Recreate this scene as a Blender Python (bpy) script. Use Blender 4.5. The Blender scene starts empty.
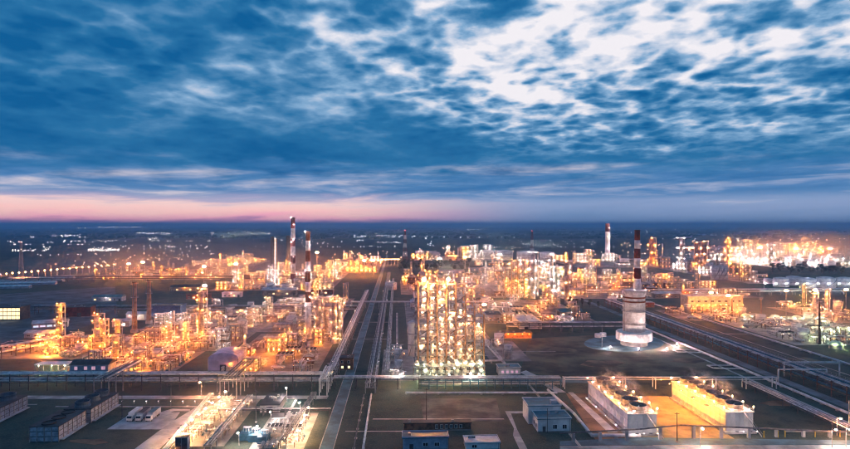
import bpy, math, random
from mathutils import Vector, Matrix

scene = bpy.context.scene
col = scene.collection
PI = math.pi
R = math.radians

# ------------------------------------------------------------------ camera
FPX = 574.0            # focal length in photograph pixels (850 wide)
CAM_H = 80.0
VH = 226.0             # pixel row of the horizon
cam_d = bpy.data.cameras.new('camera')
cam_d.sensor_width = 36.0
cam_d.lens = 36.0 * FPX / 850.0
cam_d.clip_start = 1.0
cam_d.clip_end = 120000.0
cam = bpy.data.objects.new('camera', cam_d)
col.objects.link(cam)
cam.location = (0, 0, CAM_H)
cam.rotation_euler = (R(90), 0, 0)
scene.camera = cam

# ------------------------------------------------------------------ render settings
scene.view_settings.view_transform = 'Standard'
scene.view_settings.look = 'None'
scene.view_settings.exposure = 0.2
scene.view_settings.gamma = 1.0
cy = scene.cycles
cy.use_denoising = True
cy.denoiser = 'OPENIMAGEDENOISE'
cy.use_light_tree = True
cy.pixel_filter_type = 'BOX'
cy.filter_width = 1.0
cy.max_bounces = 5
cy.diffuse_bounces = 2
cy.glossy_bounces = 2
cy.transmission_bounces = 2
cy.volume_bounces = 0
cy.transparent_max_bounces = 8
cy.sample_clamp_indirect = 4.0
cy.sample_clamp_direct = 0.0
cy.volume_step_rate = 4.0
cy.volume_max_steps = 48

# ------------------------------------------------------------------ sky (world)
world = bpy.data.worlds.new('World')
scene.world = world
world.use_nodes = True
wt = world.node_tree
wt.nodes.clear()


class NT:
    """tiny helper to write node maths"""
    def __init__(self, tree):
        self.t = tree

    def link(self, val, sock):
        if isinstance(val, bpy.types.NodeSocket):
            self.t.links.new(val, sock)
        else:
            sock.default_value = val

    def m(self, op, a, b=None, c=None, clamp=False):
        n = self.t.nodes.new('ShaderNodeMath')
        n.operation = op
        n.use_clamp = clamp
        self.link(a, n.inputs[0])
        if b is not None:
            self.link(b, n.inputs[1])
        if c is not None:
            self.link(c, n.inputs[2])
        return n.outputs[0]

    def smooth(self, v, lo, hi):
        n = self.t.nodes.new('ShaderNodeMapRange')
        n.interpolation_type = 'SMOOTHSTEP'
        self.link(v, n.inputs[0])
        n.inputs[1].default_value = lo
        n.inputs[2].default_value = hi
        n.inputs[3].default_value = 0.0
        n.inputs[4].default_value = 1.0
        return n.outputs[0]

    def comb(self, x, y, z=0.0):
        n = self.t.nodes.new('ShaderNodeCombineXYZ')
        self.link(x, n.inputs[0])
        self.link(y, n.inputs[1])
        self.link(z, n.inputs[2])
        return n.outputs[0]

    def noise(self, vec, scale, detail=5.0, rough=0.55, dist=0.0, lac=2.0):
        n = self.t.nodes.new('ShaderNodeTexNoise')
        self.t.links.new(vec, n.inputs['Vector'])
        n.inputs['Scale'].default_value = scale
        n.inputs['Detail'].default_value = detail
        n.inputs['Roughness'].default_value = rough
        n.inputs['Distortion'].default_value = dist
        n.inputs['Lacunarity'].default_value = lac
        return n.outputs[0]

    def ramp(self, v, stops, interp='EASE'):
        n = self.t.nodes.new('ShaderNodeValToRGB')
        cr = n.color_ramp
        cr.interpolation = interp
        while len(cr.elements) < len(stops):
            cr.elements.new(0.5)
        for e, (p, c) in zip(cr.elements, stops):
            e.position = p
            e.color = (*c, 1.0)
        self.link(v, n.inputs[0])
        return n.outputs[0]

    def mix(self, f, a, b, mode='MIX'):
        n = self.t.nodes.new('ShaderNodeMix')
        n.data_type = 'RGBA'
        n.blend_type = mode
        self.link(f, n.inputs[0])
        for v, s in ((a, n.inputs[6]), (b, n.inputs[7])):
            if isinstance(v, tuple):
                s.default_value = (*v, 1.0)
            else:
                self.t.links.new(v, s)
        return n.outputs[2]


def build_sky():
    s = NT(wt)
    tc = wt.nodes.new('ShaderNodeTexCoord')
    sep = wt.nodes.new('ShaderNodeSeparateXYZ')
    wt.links.new(tc.outputs['Generated'], sep.inputs[0])
    x, y, z = sep.outputs
    el = s.m('MULTIPLY', s.m('ARCSINE', z), 180 / PI)          # elevation, degrees
    az = s.m('ARCTAN2', x, y)                                   # radians, 0 straight ahead
    zc = s.m('MAXIMUM', z, 0.0)
    inv = s.m('DIVIDE', 1.0, s.m('ADD', zc, 0.15))
    qx = s.m('MULTIPLY', x, inv)
    qy = s.m('MULTIPLY', y, inv)
    # cloud banks run obliquely across the view
    q = s.comb(s.m('ADD', s.m('MULTIPLY', qx, 1.0), s.m('MULTIPLY', qy, -0.30)),
               s.m('ADD', s.m('MULTIPLY', qy, 0.92), s.m('MULTIPLY', qx, 0.30)), 3.7)
    big = s.noise(q, 0.95, 4.0, 0.55, 0.3)
    puff = s.noise(q, 3.6, 6.0, 0.52, 0.0)
    fine = s.noise(q, 13.0, 4.0, 0.6, 0.0)
    # altocumulus: rippled cells of two sizes
    nv = wt.nodes.new('ShaderNodeTexNoise')
    nv.inputs['Scale'].default_value = 3.0
    nv.inputs['Detail'].default_value = 4.0
    wt.links.new(q, nv.inputs['Vector'])
    wsc = wt.nodes.new('ShaderNodeVectorMath')
    wsc.operation = 'SCALE'
    wsc.inputs['Scale'].default_value = 0.30
    wt.links.new(nv.outputs[1], wsc.inputs[0])
    wv = wt.nodes.new('ShaderNodeVectorMath')
    wv.operation = 'ADD'
    wt.links.new(q, wv.inputs[0])
    wt.links.new(wsc.outputs[0], wv.inputs[1])

    def cellular(sc):
        c_ = wt.nodes.new('ShaderNodeTexVoronoi')
        c_.feature = 'SMOOTH_F1'
        c_.inputs['Scale'].default_value = sc
        c_.inputs['Smoothness'].default_value = 0.55
        wt.links.new(wv.outputs[0], c_.inputs['Vector'])
        return c_.outputs['Distance']

    cell = s.m('MULTIPLY_ADD', cellular(12.5), 0.5, s.m('MULTIPLY', cellular(6.0), 0.8))
    # the deck breaks up towards the right, where it is high in the sky
    lean = s.m('MULTIPLY_ADD', el, 0.036, az)
    brk = s.m('MULTIPLY', s.smooth(lean, 0.26, 0.52), s.smooth(s.m('MULTIPLY_ADD', s.m('SUBTRACT', big, 0.5), 9.0, el), 4.5, 8.5))
    brk = s.m('MULTIPLY', brk, s.m('MULTIPLY_ADD', s.smooth(az, -0.15, 0.20), 0.35, 0.65))
    brk = s.m('MULTIPLY', brk, s.m('SUBTRACT', 1.0, s.m('MULTIPLY', s.smooth(s.m('ABSOLUTE', az), 0.9, 2.0), 0.6)))
    brk = s.m('MULTIPLY', brk, s.m('SUBTRACT', 1.0, s.m('MULTIPLY', s.smooth(el, 24.0, 45.0), 0.5)))
    # thickness of the cloud; smooth and heavy low down, broken into puffs overhead
    high = s.smooth(el, 6.0, 14.0)
    amp = s.m('MULTIPLY_ADD', high, 0.75, 0.40)
    t = s.m('MULTIPLY_ADD', s.m('SUBTRACT', puff, 0.5), amp, s.m('MULTIPLY_ADD', s.m('SUBTRACT', big, 0.5), 0.95, 0.80))
    t = s.m('MULTIPLY_ADD', s.m('SUBTRACT', fine, 0.5), s.m('MULTIPLY_ADD', brk, 0.34, 0.16), t)
    t = s.m('MULTIPLY_ADD', s.m('SUBTRACT', cell, 0.42), s.m('MULTIPLY_ADD', brk, -0.66, s.m('MULTIPLY', high, -0.50)), t)
    t = s.m('MULTIPLY_ADD', brk, -0.10, t)
    cloud = s.ramp(t, [(0.10, (0.80, 0.77, 0.81)), (0.27, (0.52, 0.58, 0.70)), (0.43, (0.20, 0.36, 0.56)),
                       (0.57, (0.078, 0.225, 0.42)), (0.73, (0.020, 0.148, 0.335)), (0.95, (0.004, 0.098, 0.275))], 'LINEAR')
    # streaks of the low bank
    lv = s.comb(s.m('MULTIPLY', az, 2.4), s.m('MULTIPLY_ADD', az, -0.5, s.m('MULTIPLY', el, 0.42)), 1.3)
    streak = s.noise(lv, 1.9, 6.0, 0.6, 0.35)
    # clear strip along the horizon: pink where the sun went down, pale lavender away from it
    warm = s.m('SUBTRACT', 1.0, s.smooth(az, -0.22, 0.24))
    back = s.smooth(s.m('ABSOLUTE', az), 1.6, 2.6)
    warm = s.m('MULTIPLY', warm, s.m('SUBTRACT', 1.0, back))
    e2 = s.m('MULTIPLY_ADD', s.m('SUBTRACT', streak, 0.5), 3.4, el)
    pink = s.ramp(s.m('DIVIDE', e2, 5.0), [(0.0, (0.46, 0.20, 0.40)), (0.09, (1.05, 0.44, 0.54)), (0.24, (1.05, 0.60, 0.55)), (0.40, (0.95, 0.64, 0.60)),
                                          (0.52, (0.46, 0.40, 0.56)), (0.66, (0.16, 0.25, 0.46))], 'LINEAR')
    pale = s.ramp(s.m('DIVIDE', e2, 5.0), [(0.0, (0.16, 0.27, 0.48)), (0.35, (0.24, 0.33, 0.54)), (0.62, (0.30, 0.40, 0.60)), (0.95, (0.22, 0.36, 0.58))], 'LINEAR')
    strip = s.mix(warm, pale, pink)
    # lavender bank with pale streaks between strip and deck
    bank = s.ramp(streak, [(0.36, (0.04, 0.16, 0.38)), (0.48, (0.085, 0.215, 0.44)), (0.58, (0.26, 0.34, 0.53)), (0.74, (0.78, 0.66, 0.68))], 'LINEAR')
    edge1 = s.smooth(s.m('MULTIPLY_ADD', s.m('SUBTRACT', streak, 0.5), 2.6, s.m('MULTIPLY_ADD', warm, -0.5, el)), 1.8, 2.9)
    edge2 = s.smooth(s.m('MULTIPLY_ADD', s.m('SUBTRACT', puff, 0.5), 5.0, el), 3.2, 6.6)
    c = s.mix(edge1, strip, bank)
    c = s.mix(edge2, c, cloud)
    c = s.mix(s.smooth(el, -1.2, -0.2), (0.02, 0.03, 0.05), c)      # below the horizon: dark land
    bg = wt.nodes.new('ShaderNodeBackground')
    wt.links.new(c, bg.inputs['Color'])
    bg.inputs['Strength'].default_value = 1.0
    out = wt.nodes.new('ShaderNodeOutputWorld')
    wt.links.new(bg.outputs[0], out.inputs[0])


build_sky()
world.cycles.sampling_method = 'MANUAL'
world.cycles.sample_map_resolution = 512

# afterglow of the sun that has just set, low on the left
sun_d = bpy.data.lights.new('sun', 'SUN')
sun_d.energy = 0.06
sun_d.angle = R(20)
sun_d.color = (1.0, 0.62, 0.66)
sun = bpy.data.objects.new('sun', sun_d)
col.objects.link(sun)
_dir = Vector((math.sin(R(-34)) * math.cos(R(5)), math.cos(R(-34)) * math.cos(R(5)), math.sin(R(5))))
sun.rotation_euler = (-_dir).to_track_quat('-Z', 'Y').to_euler()

# ------------------------------------------------------------------ coordinates
SLANT = 28.0 / FPX      # the plant's long axis leans this much to the left of the view axis


def G(u, v):
    """ground point that the photograph shows at column u, row v (metres)"""
    s = CAM_H / (v - VH)
    return Vector(((u - 425.0) * s, FPX * s, 0.0))


def S(v):
    return CAM_H / (v - VH)


def D(xp, Y, z=0.0):
    """point in the plant's own grid: xp metres right of the camera foot, Y metres away along the plant axis"""
    return Vector((xp - SLANT * Y, Y, z))


RZ = math.atan(SLANT)

# ------------------------------------------------------------------ materials
MATS = {}


def mat(name, color, rough=0.7, metal=0.0, var=0.25, scale=0.6, bump=0.0, col2=None, stretch=None):
    if name in MATS:
        return MATS[name]
    m = bpy.data.materials.new(name)
    m.use_nodes = True
    t = m.node_tree
    b = t.nodes['Principled BSDF']
    s = NT(t)
    tc = t.nodes.new('ShaderNodeTexCoord')
    vec = tc.outputs['Object']
    if stretch:
        mp = t.nodes.new('ShaderNodeMapping')
        mp.inputs['Scale'].default_value = stretch
        t.links.new(vec, mp.inputs[0])
        vec = mp.outputs[0]
    oi = t.nodes.new('ShaderNodeObjectInfo')
    va = t.nodes.new('ShaderNodeVectorMath')
    va.operation = 'ADD'
    t.links.new(vec, va.inputs[0])
    rv = s.comb(s.m('MULTIPLY', oi.outputs['Random'], 70.0), s.m('MULTIPLY', oi.outputs['Random'], 31.0), 0.0)
    t.links.new(rv, va.inputs[1])
    n = s.noise(va.outputs[0], scale, 5.0, 0.62)
    c2 = col2 if col2 else tuple(x * (1 - var * 1.6) for x in color)
    c1 = color if col2 else tuple(min(1, x * (1 + var * 0.6)) for x in color)
    f = s.smooth(n, 0.34, 0.66)
    c = s.mix(f, c2, c1)
    t.links.new(c, b.inputs['Base Color'])
    t.links.new(s.m('MULTIPLY_ADD', n, 0.25, rough - 0.12, clamp=True), b.inputs['Roughness'])
    b.inputs['Metallic'].default_value = metal
    if bump:
        bn = t.nodes.new('ShaderNodeBump')
        bn.inputs['Strength'].default_value = bump
        bn.inputs['Distance'].default_value = 0.2
        t.links.new(n, bn.inputs['Height'])
        t.links.new(bn.outputs[0], b.inputs['Normal'])
    MATS[name] = m
    return m


LAMP_GAIN = 1.8       # lamps: strength of the small bulbs
BULB = 0.58           # bulb radius against the sizes written below


def emit(name, color, strength):
    if name in MATS:
        return MATS[name]
    m = bpy.data.materials.new(name)
    m.use_nodes = True
    t = m.node_tree
    t.nodes.clear()
    e = t.nodes.new('ShaderNodeEmission')
    e.inputs[0].default_value = (*color, 1)
    e.inputs[1].default_value = strength * (LAMP_GAIN if strength > 30 else 1.0)
    o = t.nodes.new('ShaderNodeOutputMaterial')
    t.links.new(e.outputs[0], o.inputs[0])
    MATS[name] = m
    return m


STEEL = mat('galvanised_steel', (0.36, 0.36, 0.37), 0.5, 0.4, 0.3, 0.5)
DSTEEL = mat('dark_painted_steel', (0.075, 0.075, 0.085), 0.6, 0.2, 0.3, 0.6)
RUST = mat('weathered_brown_steel', (0.17, 0.10, 0.07), 0.75, 0.1, 0.35, 0.5)
SHELL = mat('aluminium_cladding', (0.52, 0.51, 0.50), 0.42, 0.45, 0.22, 0.35)
CREAM = mat('cream_paint', (0.56, 0.50, 0.42), 0.55, 0.0, 0.22, 0.4)
WHITE = mat('white_paint', (0.72, 0.71, 0.70), 0.55, 0.0, 0.16, 0.35)
REDP = mat('red_oxide_band', (0.20, 0.035, 0.025), 0.7, 0.0, 0.28, 0.4)
PIPE = mat('silver_pipe_lagging', (0.55, 0.55, 0.57), 0.45, 0.3, 0.3, 0.35)
PIPED = mat('dark_pipe', (0.13, 0.13, 0.15), 0.6, 0.2, 0.3, 0.5)
PIPEW = mat('pale_pipe_lagging', (0.72, 0.70, 0.70), 0.5, 0.0, 0.2, 0.3)
CONC = mat('concrete', (0.42, 0.41, 0.40), 0.85, 0.0, 0.3, 0.12, 0.2)
CONCD = mat('old_concrete_yard', (0.26, 0.245, 0.235), 0.88, 0.0, 0.4, 0.07, 0.3)
ASPH = mat('asphalt', (0.09, 0.18, 0.225), 0.72, 0.0, 0.35, 0.10, 0.2)
PAVE = mat('pale_paving', (0.42, 0.43, 0.45), 0.8, 0.0, 0.22, 0.15, 0.2)
ROOFT = mat('teal_roof_sheet', (0.05, 0.15, 0.20), 0.55, 0.1, 0.25, 0.3)
ROOFD = mat('dark_felt_roof', (0.045, 0.05, 0.06), 0.8, 0.0, 0.35, 0.2)
ROOFW = mat('pale_roof_sheet', (0.50, 0.54, 0.58), 0.5, 0.1, 0.2, 0.25)
WALLW = mat('white_render_wall', (0.66, 0.66, 0.66), 0.8, 0.0, 0.16, 0.25)
WALLB = mat('blue_grey_cladding', (0.30, 0.36, 0.46), 0.6, 0.0, 0.2, 0.3)
WALLR = mat('dark_red_cladding', (0.13, 0.035, 0.03), 0.7, 0.0, 0.3, 0.3)
WALLP = mat('lilac_sheet', (0.58, 0.48, 0.58), 0.6, 0.0, 0.15, 0.25)
BRICK = mat('brown_brickwork', (0.20, 0.10, 0.06), 0.85, 0.0, 0.4, 0.5)
TEALP = mat('teal_painted_metal', (0.04, 0.13, 0.20), 0.5, 0.1, 0.25, 0.5)
YELL = mat('yellow_paint', (0.62, 0.44, 0.05), 0.55, 0.0, 0.2, 0.6)
GLASS = mat('dark_window_glass', (0.015, 0.02, 0.03), 0.12, 0.0, 0.1, 0.5)
FANM = mat('fan_stack_plastic', (0.30, 0.25, 0.22), 0.6, 0.0, 0.25, 0.7)
LOUV = mat('white_louvre', (0.60, 0.62, 0.66), 0.6, 0.0, 0.2, 0.6)
BARK = mat('bark', (0.07, 0.05, 0.04), 0.9, 0.0, 0.3, 1.0)
LEAF = mat('dark_foliage', (0.035, 0.055, 0.025), 0.85, 0.0, 0.5, 0.25)
RUBBER = mat('tyre_rubber', (0.02, 0.02, 0.02), 0.9)

SODIUM = emit('sodium_lamp', (1.0, 0.205, 0.018), 3700)
WARM = emit('warm_lamp', (1.0, 0.33, 0.11), 1500)
COOL = emit('white_lamp', (1.0, 0.74, 0.62), 1000)
GREEN = emit('greenish_lamp', (0.86, 1.0, 0.50), 2200)
DAZZ = emit('dazzling_lamp', (1.0, 0.78, 0.68), 3600)
DIM = emit('dim_sodium_lamp', (1.0, 0.25, 0.05), 110)
SODL = emit('strong_sodium_lamp', (1.0, 0.23, 0.022), 6800)
WARM2 = emit('bright_warm_lamp', (1.0, 0.50, 0.22), 3000)
REDL = emit('red_obstruction_lamp', (1.0, 0.05, 0.04), 60)
FLOOD = emit('sodium_floodlight', (1.0, 0.30, 0.06), 1500)
FLOODW = emit('white_floodlight', (1.0, 0.78, 0.62), 1500)
WINW = emit('lit_window_warm', (1.0, 0.72, 0.34), 2.2)
WINC = emit('lit_window_white', (1.0, 0.90, 0.85), 5)
WINP = emit('lit_window_pink', (1.0, 0.55, 0.75), 0.55)


# ------------------------------------------------------------------ mesh builder
class MB:
    def __init__(self):
        self.v = []
        self.f = []

    def _q(self, pts, faces):
        o = len(self.v)
        self.v += [tuple(p) for p in pts]
        self.f += [tuple(i + o for i in f) for f in faces]

    def box(self, x0, x1, y0, y1, z0, z1):
        self._q([(x0, y0, z0), (x1, y0, z0), (x1, y1, z0), (x0, y1, z0), (x0, y0, z1), (x1, y0, z1), (x1, y1, z1), (x0, y1, z1)],
                [(0, 3, 2, 1), (4, 5, 6, 7), (0, 1, 5, 4), (1, 2, 6, 5), (2, 3, 7, 6), (3, 0, 4, 7)])
        return self

    def bar(self, p0, p1, w, h=None):
        h = h or w
        p0, p1 = Vector(p0), Vector(p1)
        d = (p1 - p0)
        if d.length < 1e-6:
            return self
        d.normalize()
        up = Vector((0, 0, 1)) if abs(d.z) < 0.95 else Vector((0, 1, 0))
        a = d.cross(up).normalized() * (w / 2)
        b = a.cross(d).normalized() * (h / 2)
        pts = [p + sa * a + sb * b for p in (p0, p1) for sa, sb in ((-1, -1), (1, -1), (1, 1), (-1, 1))]
        self._q(pts, [(3, 2, 1, 0), (4, 5, 6, 7), (0, 1, 5, 4), (1, 2, 6, 5), (2, 3, 7, 6), (3, 0, 4, 7)])
        return self

    def cyl(self, p0, p1, r0, r1=None, n=10, cap=True):
        r1 = r0 if r1 is None else r1
        p0, p1 = Vector(p0), Vector(p1)
        d = (p1 - p0).normalized()
        up = Vector((0, 0, 1)) if abs(d.z) < 0.95 else Vector((1, 0, 0))
        a = d.cross(up).normalized()
        b = d.cross(a).normalized()
        ring = [(math.cos(2 * PI * i / n), math.sin(2 * PI * i / n)) for i in range(n)]
        pts = [p0 + (a * c + b * s_) * r0 for c, s_ in ring] + [p1 + (a * c + b * s_) * r1 for c, s_ in ring]
        fs = [(i, (i + 1) % n, n + (i + 1) % n, n + i) for i in range(n)]
        if cap:
            fs += [tuple(range(n - 1, -1, -1)), tuple(range(n, 2 * n))]
        self._q(pts, fs)
        return self

    def lathe(self, prof, n=16, c=(0, 0)):
        """profile [(r, z)...] spun about a vertical axis"""
        pts, fs = [], []
        for r, z in prof:
            pts += [(c[0] + r * math.cos(2 * PI * i / n), c[1] + r * math.sin(2 * PI * i / n), z) for i in range(n)]
        for k in range(len(prof) - 1):
            for i in range(n):
                j = (i + 1) % n
                fs.append((k * n + i, k * n + j, (k + 1) * n + j, (k + 1) * n + i))
        fs.append(tuple(range(n - 1, -1, -1)))
        fs.append(tuple((len(prof) - 1) * n + i for i in range(n)))
        self._q(pts, fs)
        return self

    def octa(self, c, r):
        x, y, z = c
        self._q([(x + r, y, z), (x - r, y, z), (x, y + r, z), (x, y - r, z), (x, y, z + r), (x, y, z - r)],
                [(0, 2, 4), (2, 1, 4), (1, 3, 4), (3, 0, 4), (2, 0, 5), (1, 2, 5), (3, 1, 5), (0, 3, 5)])
        return self

    def prism(self, poly, z0, z1):
        n = len(poly)
        pts = [(x, y, z0) for x, y in poly] + [(x, y, z1) for x, y in poly]
        fs = [(i, (i + 1) % n, n + (i + 1) % n, n + i) for i in range(n)]
        fs += [tuple(range(n - 1, -1, -1)), tuple(range(n, 2 * n))]
        self._q(pts, fs)
        return self

    def tube(self, pts, r, n=8):
        pts = [Vector(p) for p in pts]
        for a, b in zip(pts, pts[1:]):
            d = (b - a).normalized() * (r * 0.35)
            self.cyl(a - d, b + d, r, r, n)
        return self

    def mesh(self, name, m):
        me = bpy.data.meshes.new(name)
        me.from_pydata(self.v, [], self.f)
        me.materials.append(m)
        me.update()
        return me

    def build(self, name, m, parent=None, link=True, kind=None, smooth=False):
        me = self.mesh(name, m)
        if smooth:
            me.polygons.foreach_set('use_smooth', [len(p.vertices) == 4 for p in me.polygons])
        o = bpy.data.objects.new(name, me)
        if parent is not None:
            o.parent = parent
            link = link and bool(parent.users_collection)
        if link:
            col.objects.link(o)
        if kind:
            o['kind'] = kind
        return o


def clone(src, name, parent, loc=None, rz=None, scale=None):
    """another piece that shares the mesh of src"""
    o = bpy.data.objects.new(name, src.data)
    o.parent = parent
    if parent is None or parent.users_collection:
        col.objects.link(o)
    if loc is not None:
        o.location = loc
    if rz is not None:
        o.rotation_euler = (0, 0, rz)
    if scale is not None:
        o.scale = scale
    if src.get('kind'):
        o['kind'] = src['kind']
    return o


def tag(o, label, cat, group=None):
    o['label'] = label
    o['category'] = cat
    o['kind'] = 'thing'
    if group:
        o['group'] = group
    return o


def thing(name, label, cat, loc=(0, 0, 0), rz=0.0, group=None, link=True):
    o = bpy.data.objects.new(name, None)
    o.empty_display_size = 0.5
    if link:
        col.objects.link(o)
    o.location = loc
    o.rotation_euler = (0, 0, rz)
    return tag(o, label, cat, group)


def copy_tree(o, parent=None, out=None):
    c = o.copy()
    col.objects.link(c)
    c.parent = parent
    if out is not None:
        out.append(c)
    for ch in KIDS.get(o.name, ()):
        copy_tree(ch, c, out)
    return c


KIDS = {}


def register(root):
    """remember the part tree of an unlinked prototype"""
    for o in bpy.data.objects:
        if o.parent is not None:
            KIDS.setdefault(o.parent.name, [])
            if o not in KIDS[o.parent.name]:
                KIDS[o.parent.name].append(o)
    return root


def place(proto, loc, rz, scale, label, cat, group=None, lampmat=None):
    out = []
    c = copy_tree(proto, None, out)
    c.location = loc
    c.rotation_euler = (0, 0, rz)
    c.scale = scale if not isinstance(scale, (int, float)) else (scale, scale, scale)
    tag(c, label, cat, group)
    if lampmat is not None:
        for ch in out:
            if ch.name.startswith('lamp'):
                ch.material_slots[0].link = 'OBJECT'
                ch.material_slots[0].material = lampmat
            elif ch.name.startswith('bare_bulbs'):
                ch.material_slots[0].link = 'OBJECT'
                ch.material_slots[0].material = weak(lampmat)
    return c


WEAK = {}


def weak(m):
    """the same lamp colour at a fifth of the power, for bare bulbs beside strong lamps under added hoods"""
    if m.name not in WEAK:
        n = m.copy()
        n.name = m.name + '_small'
        for nd in n.node_tree.nodes:
            if nd.type == 'EMISSION':
                nd.inputs[1].default_value *= 0.24
        WEAK[m.name] = n
    return WEAK[m.name]


def lamps(pts, r, m, parent, name='lamps', hood=0.0):
    """bulbs; a share of them are strong lamps whose bulbs are hidden under added hoods, the rest small bare bulbs"""
    mb, bare, hd = MB(), MB(), MB()
    for i, p in enumerate(pts):
        rr = r * BULB if r < 0.4 else r
        if hood and (i * 0.618) % 1.0 < hood:
            mb.octa(p, rr)
            hd.cyl((p[0], p[1], p[2] + r * 0.4), (p[0], p[1], p[2] + r * 1.3), r * 3.6, r * 0.5, 8)
        elif hood:
            bare.octa(p, rr)
        else:
            mb.octa(p, rr)
    if hd.v:
        hd.build('added_hoods', DSTEEL, parent, kind='stuff')  # hoods added to hide the strong bulbs from the camera
    if bare.v:
        bare.build('bare_bulbs', weak(m), parent, kind='stuff')
    if mb.v:
        return mb.build(name, m, parent, kind='stuff' if len(pts) > 1 else None)


def sheet(name, pts, z, m, kind='structure', thick=0.0):
    mb = MB()
    mb.prism([(p[0], p[1]) for p in pts], z - 0.25, z)
    o = mb.build(name, m)
    if kind:
        o['kind'] = kind
    return o


ORD = ['first', 'second', 'third', 'fourth', 'fifth', 'sixth', 'seventh', 'eighth', 'ninth', 'tenth', 'eleventh', 'twelfth', 'thirteenth',
       'fourteenth', 'fifteenth', 'sixteenth', 'seventeenth', 'eighteenth', 'nineteenth', 'twentieth', 'twenty-first', 'twenty-second',
       'twenty-third', 'twenty-fourth', 'twenty-fifth', 'twenty-sixth', 'twenty-seventh', 'twenty-eighth', 'twenty-ninth', 'thirtieth']


def nth(i, n, side='left'):
    if n == 1:
        return ''
    if i == 0:
        return 'leftmost ' if side == 'left' else 'nearest '
    if i == n - 1:
        return 'rightmost ' if side == 'left' else 'farthest '
    return ORD[i] + ' '

# ------------------------------------------------------------------ builders of process plant
def rail_ring(mb, r, z, n=10):
    for i in range(n):
        a = 2 * PI * i / n
        b = 2 * PI * (i + 1) / n
        p = (r * math.cos(a), r * math.sin(a))
        q = (r * math.cos(b), r * math.sin(b))
        mb.bar((p[0], p[1], z), (p[0], p[1], z + 1.1), 0.06)
        mb.bar((p[0], p[1], z + 1.1), (q[0], q[1], z + 1.1), 0.06)


def proto(name):
    return thing(name, 'x', 'x', link=False)


def make_column(h, r, plats, shell=SHELL, name='distillation_column', step=None):
    t = proto(name)
    MB().cyl((0, 0, 0), (0, 0, 3.0), r * 1.04, r * 1.04, 12).build('skirt', CONC, t)
    mb = MB()
    if step:
        prof = [(r, 3.0), (r, h * step), (r * 0.68, h * step + r * 0.8), (r * 0.68, h - r * 0.5), (r * 0.5, h - r * 0.2), (r * 0.1, h)]
    else:
        prof = [(r, 3.0), (r, h - r * 0.8), (r * 0.8, h - r * 0.35), (r * 0.4, h - 0.08), (r * 0.1, h)]
    mb.lathe(prof, 14).build('shell', shell, t, smooth=True)
    pts = []
    for i in range(plats):
        z = 5.5 + (h - 6.5) * i / max(1, plats - 1)
        rr = r if not step or z < h * step else r * 0.68
        m2 = MB()
        m2.lathe([(rr + 0.03, z), (rr + 1.15, z), (rr + 1.15, z + 0.14), (rr + 0.03, z + 0.14)], 12)
        rail_ring(m2, rr + 1.1, z + 0.14)
        m2.build('platform', STEEL, t)
        for a in (-PI / 2 + 0.5 * (-1) ** i, -PI / 2 + 2.2 * (-1) ** (i + 1)):
            pts.append(((rr + 1.3) * math.cos(a), (rr + 1.3) * math.sin(a), z + 2.0))
    m3 = MB()
    for sx in (-0.3, 0.3):
        m3.bar((sx, -(r + 0.35), 1.0), (sx, -(r + 0.35), h - 1.0), 0.09)
    k = 1.5
    while k < h - 1:
        m3.bar((-0.3, -(r + 0.35), k), (0.3, -(r + 0.35), k), 0.07)
        k += 1.2
    m3.build('ladder', STEEL, t)
    m4 = MB()
    m4.tube([(0, 0, h - 0.2), (0, 0, h + 1.0), (r + 1.7, 0.3, h + 1.0), (r + 1.7, 0.3, 2.0)], 0.32, 8)
    m4.build('overhead_pipe', PIPE, t)
    pts.append((0.0, -r - 1.0, 4.2))
    pts.append((r + 0.8, -r - 0.6, 3.6))
    lamps(pts, 0.27, SODIUM, t, hood=0.55)
    return register(t)


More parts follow.
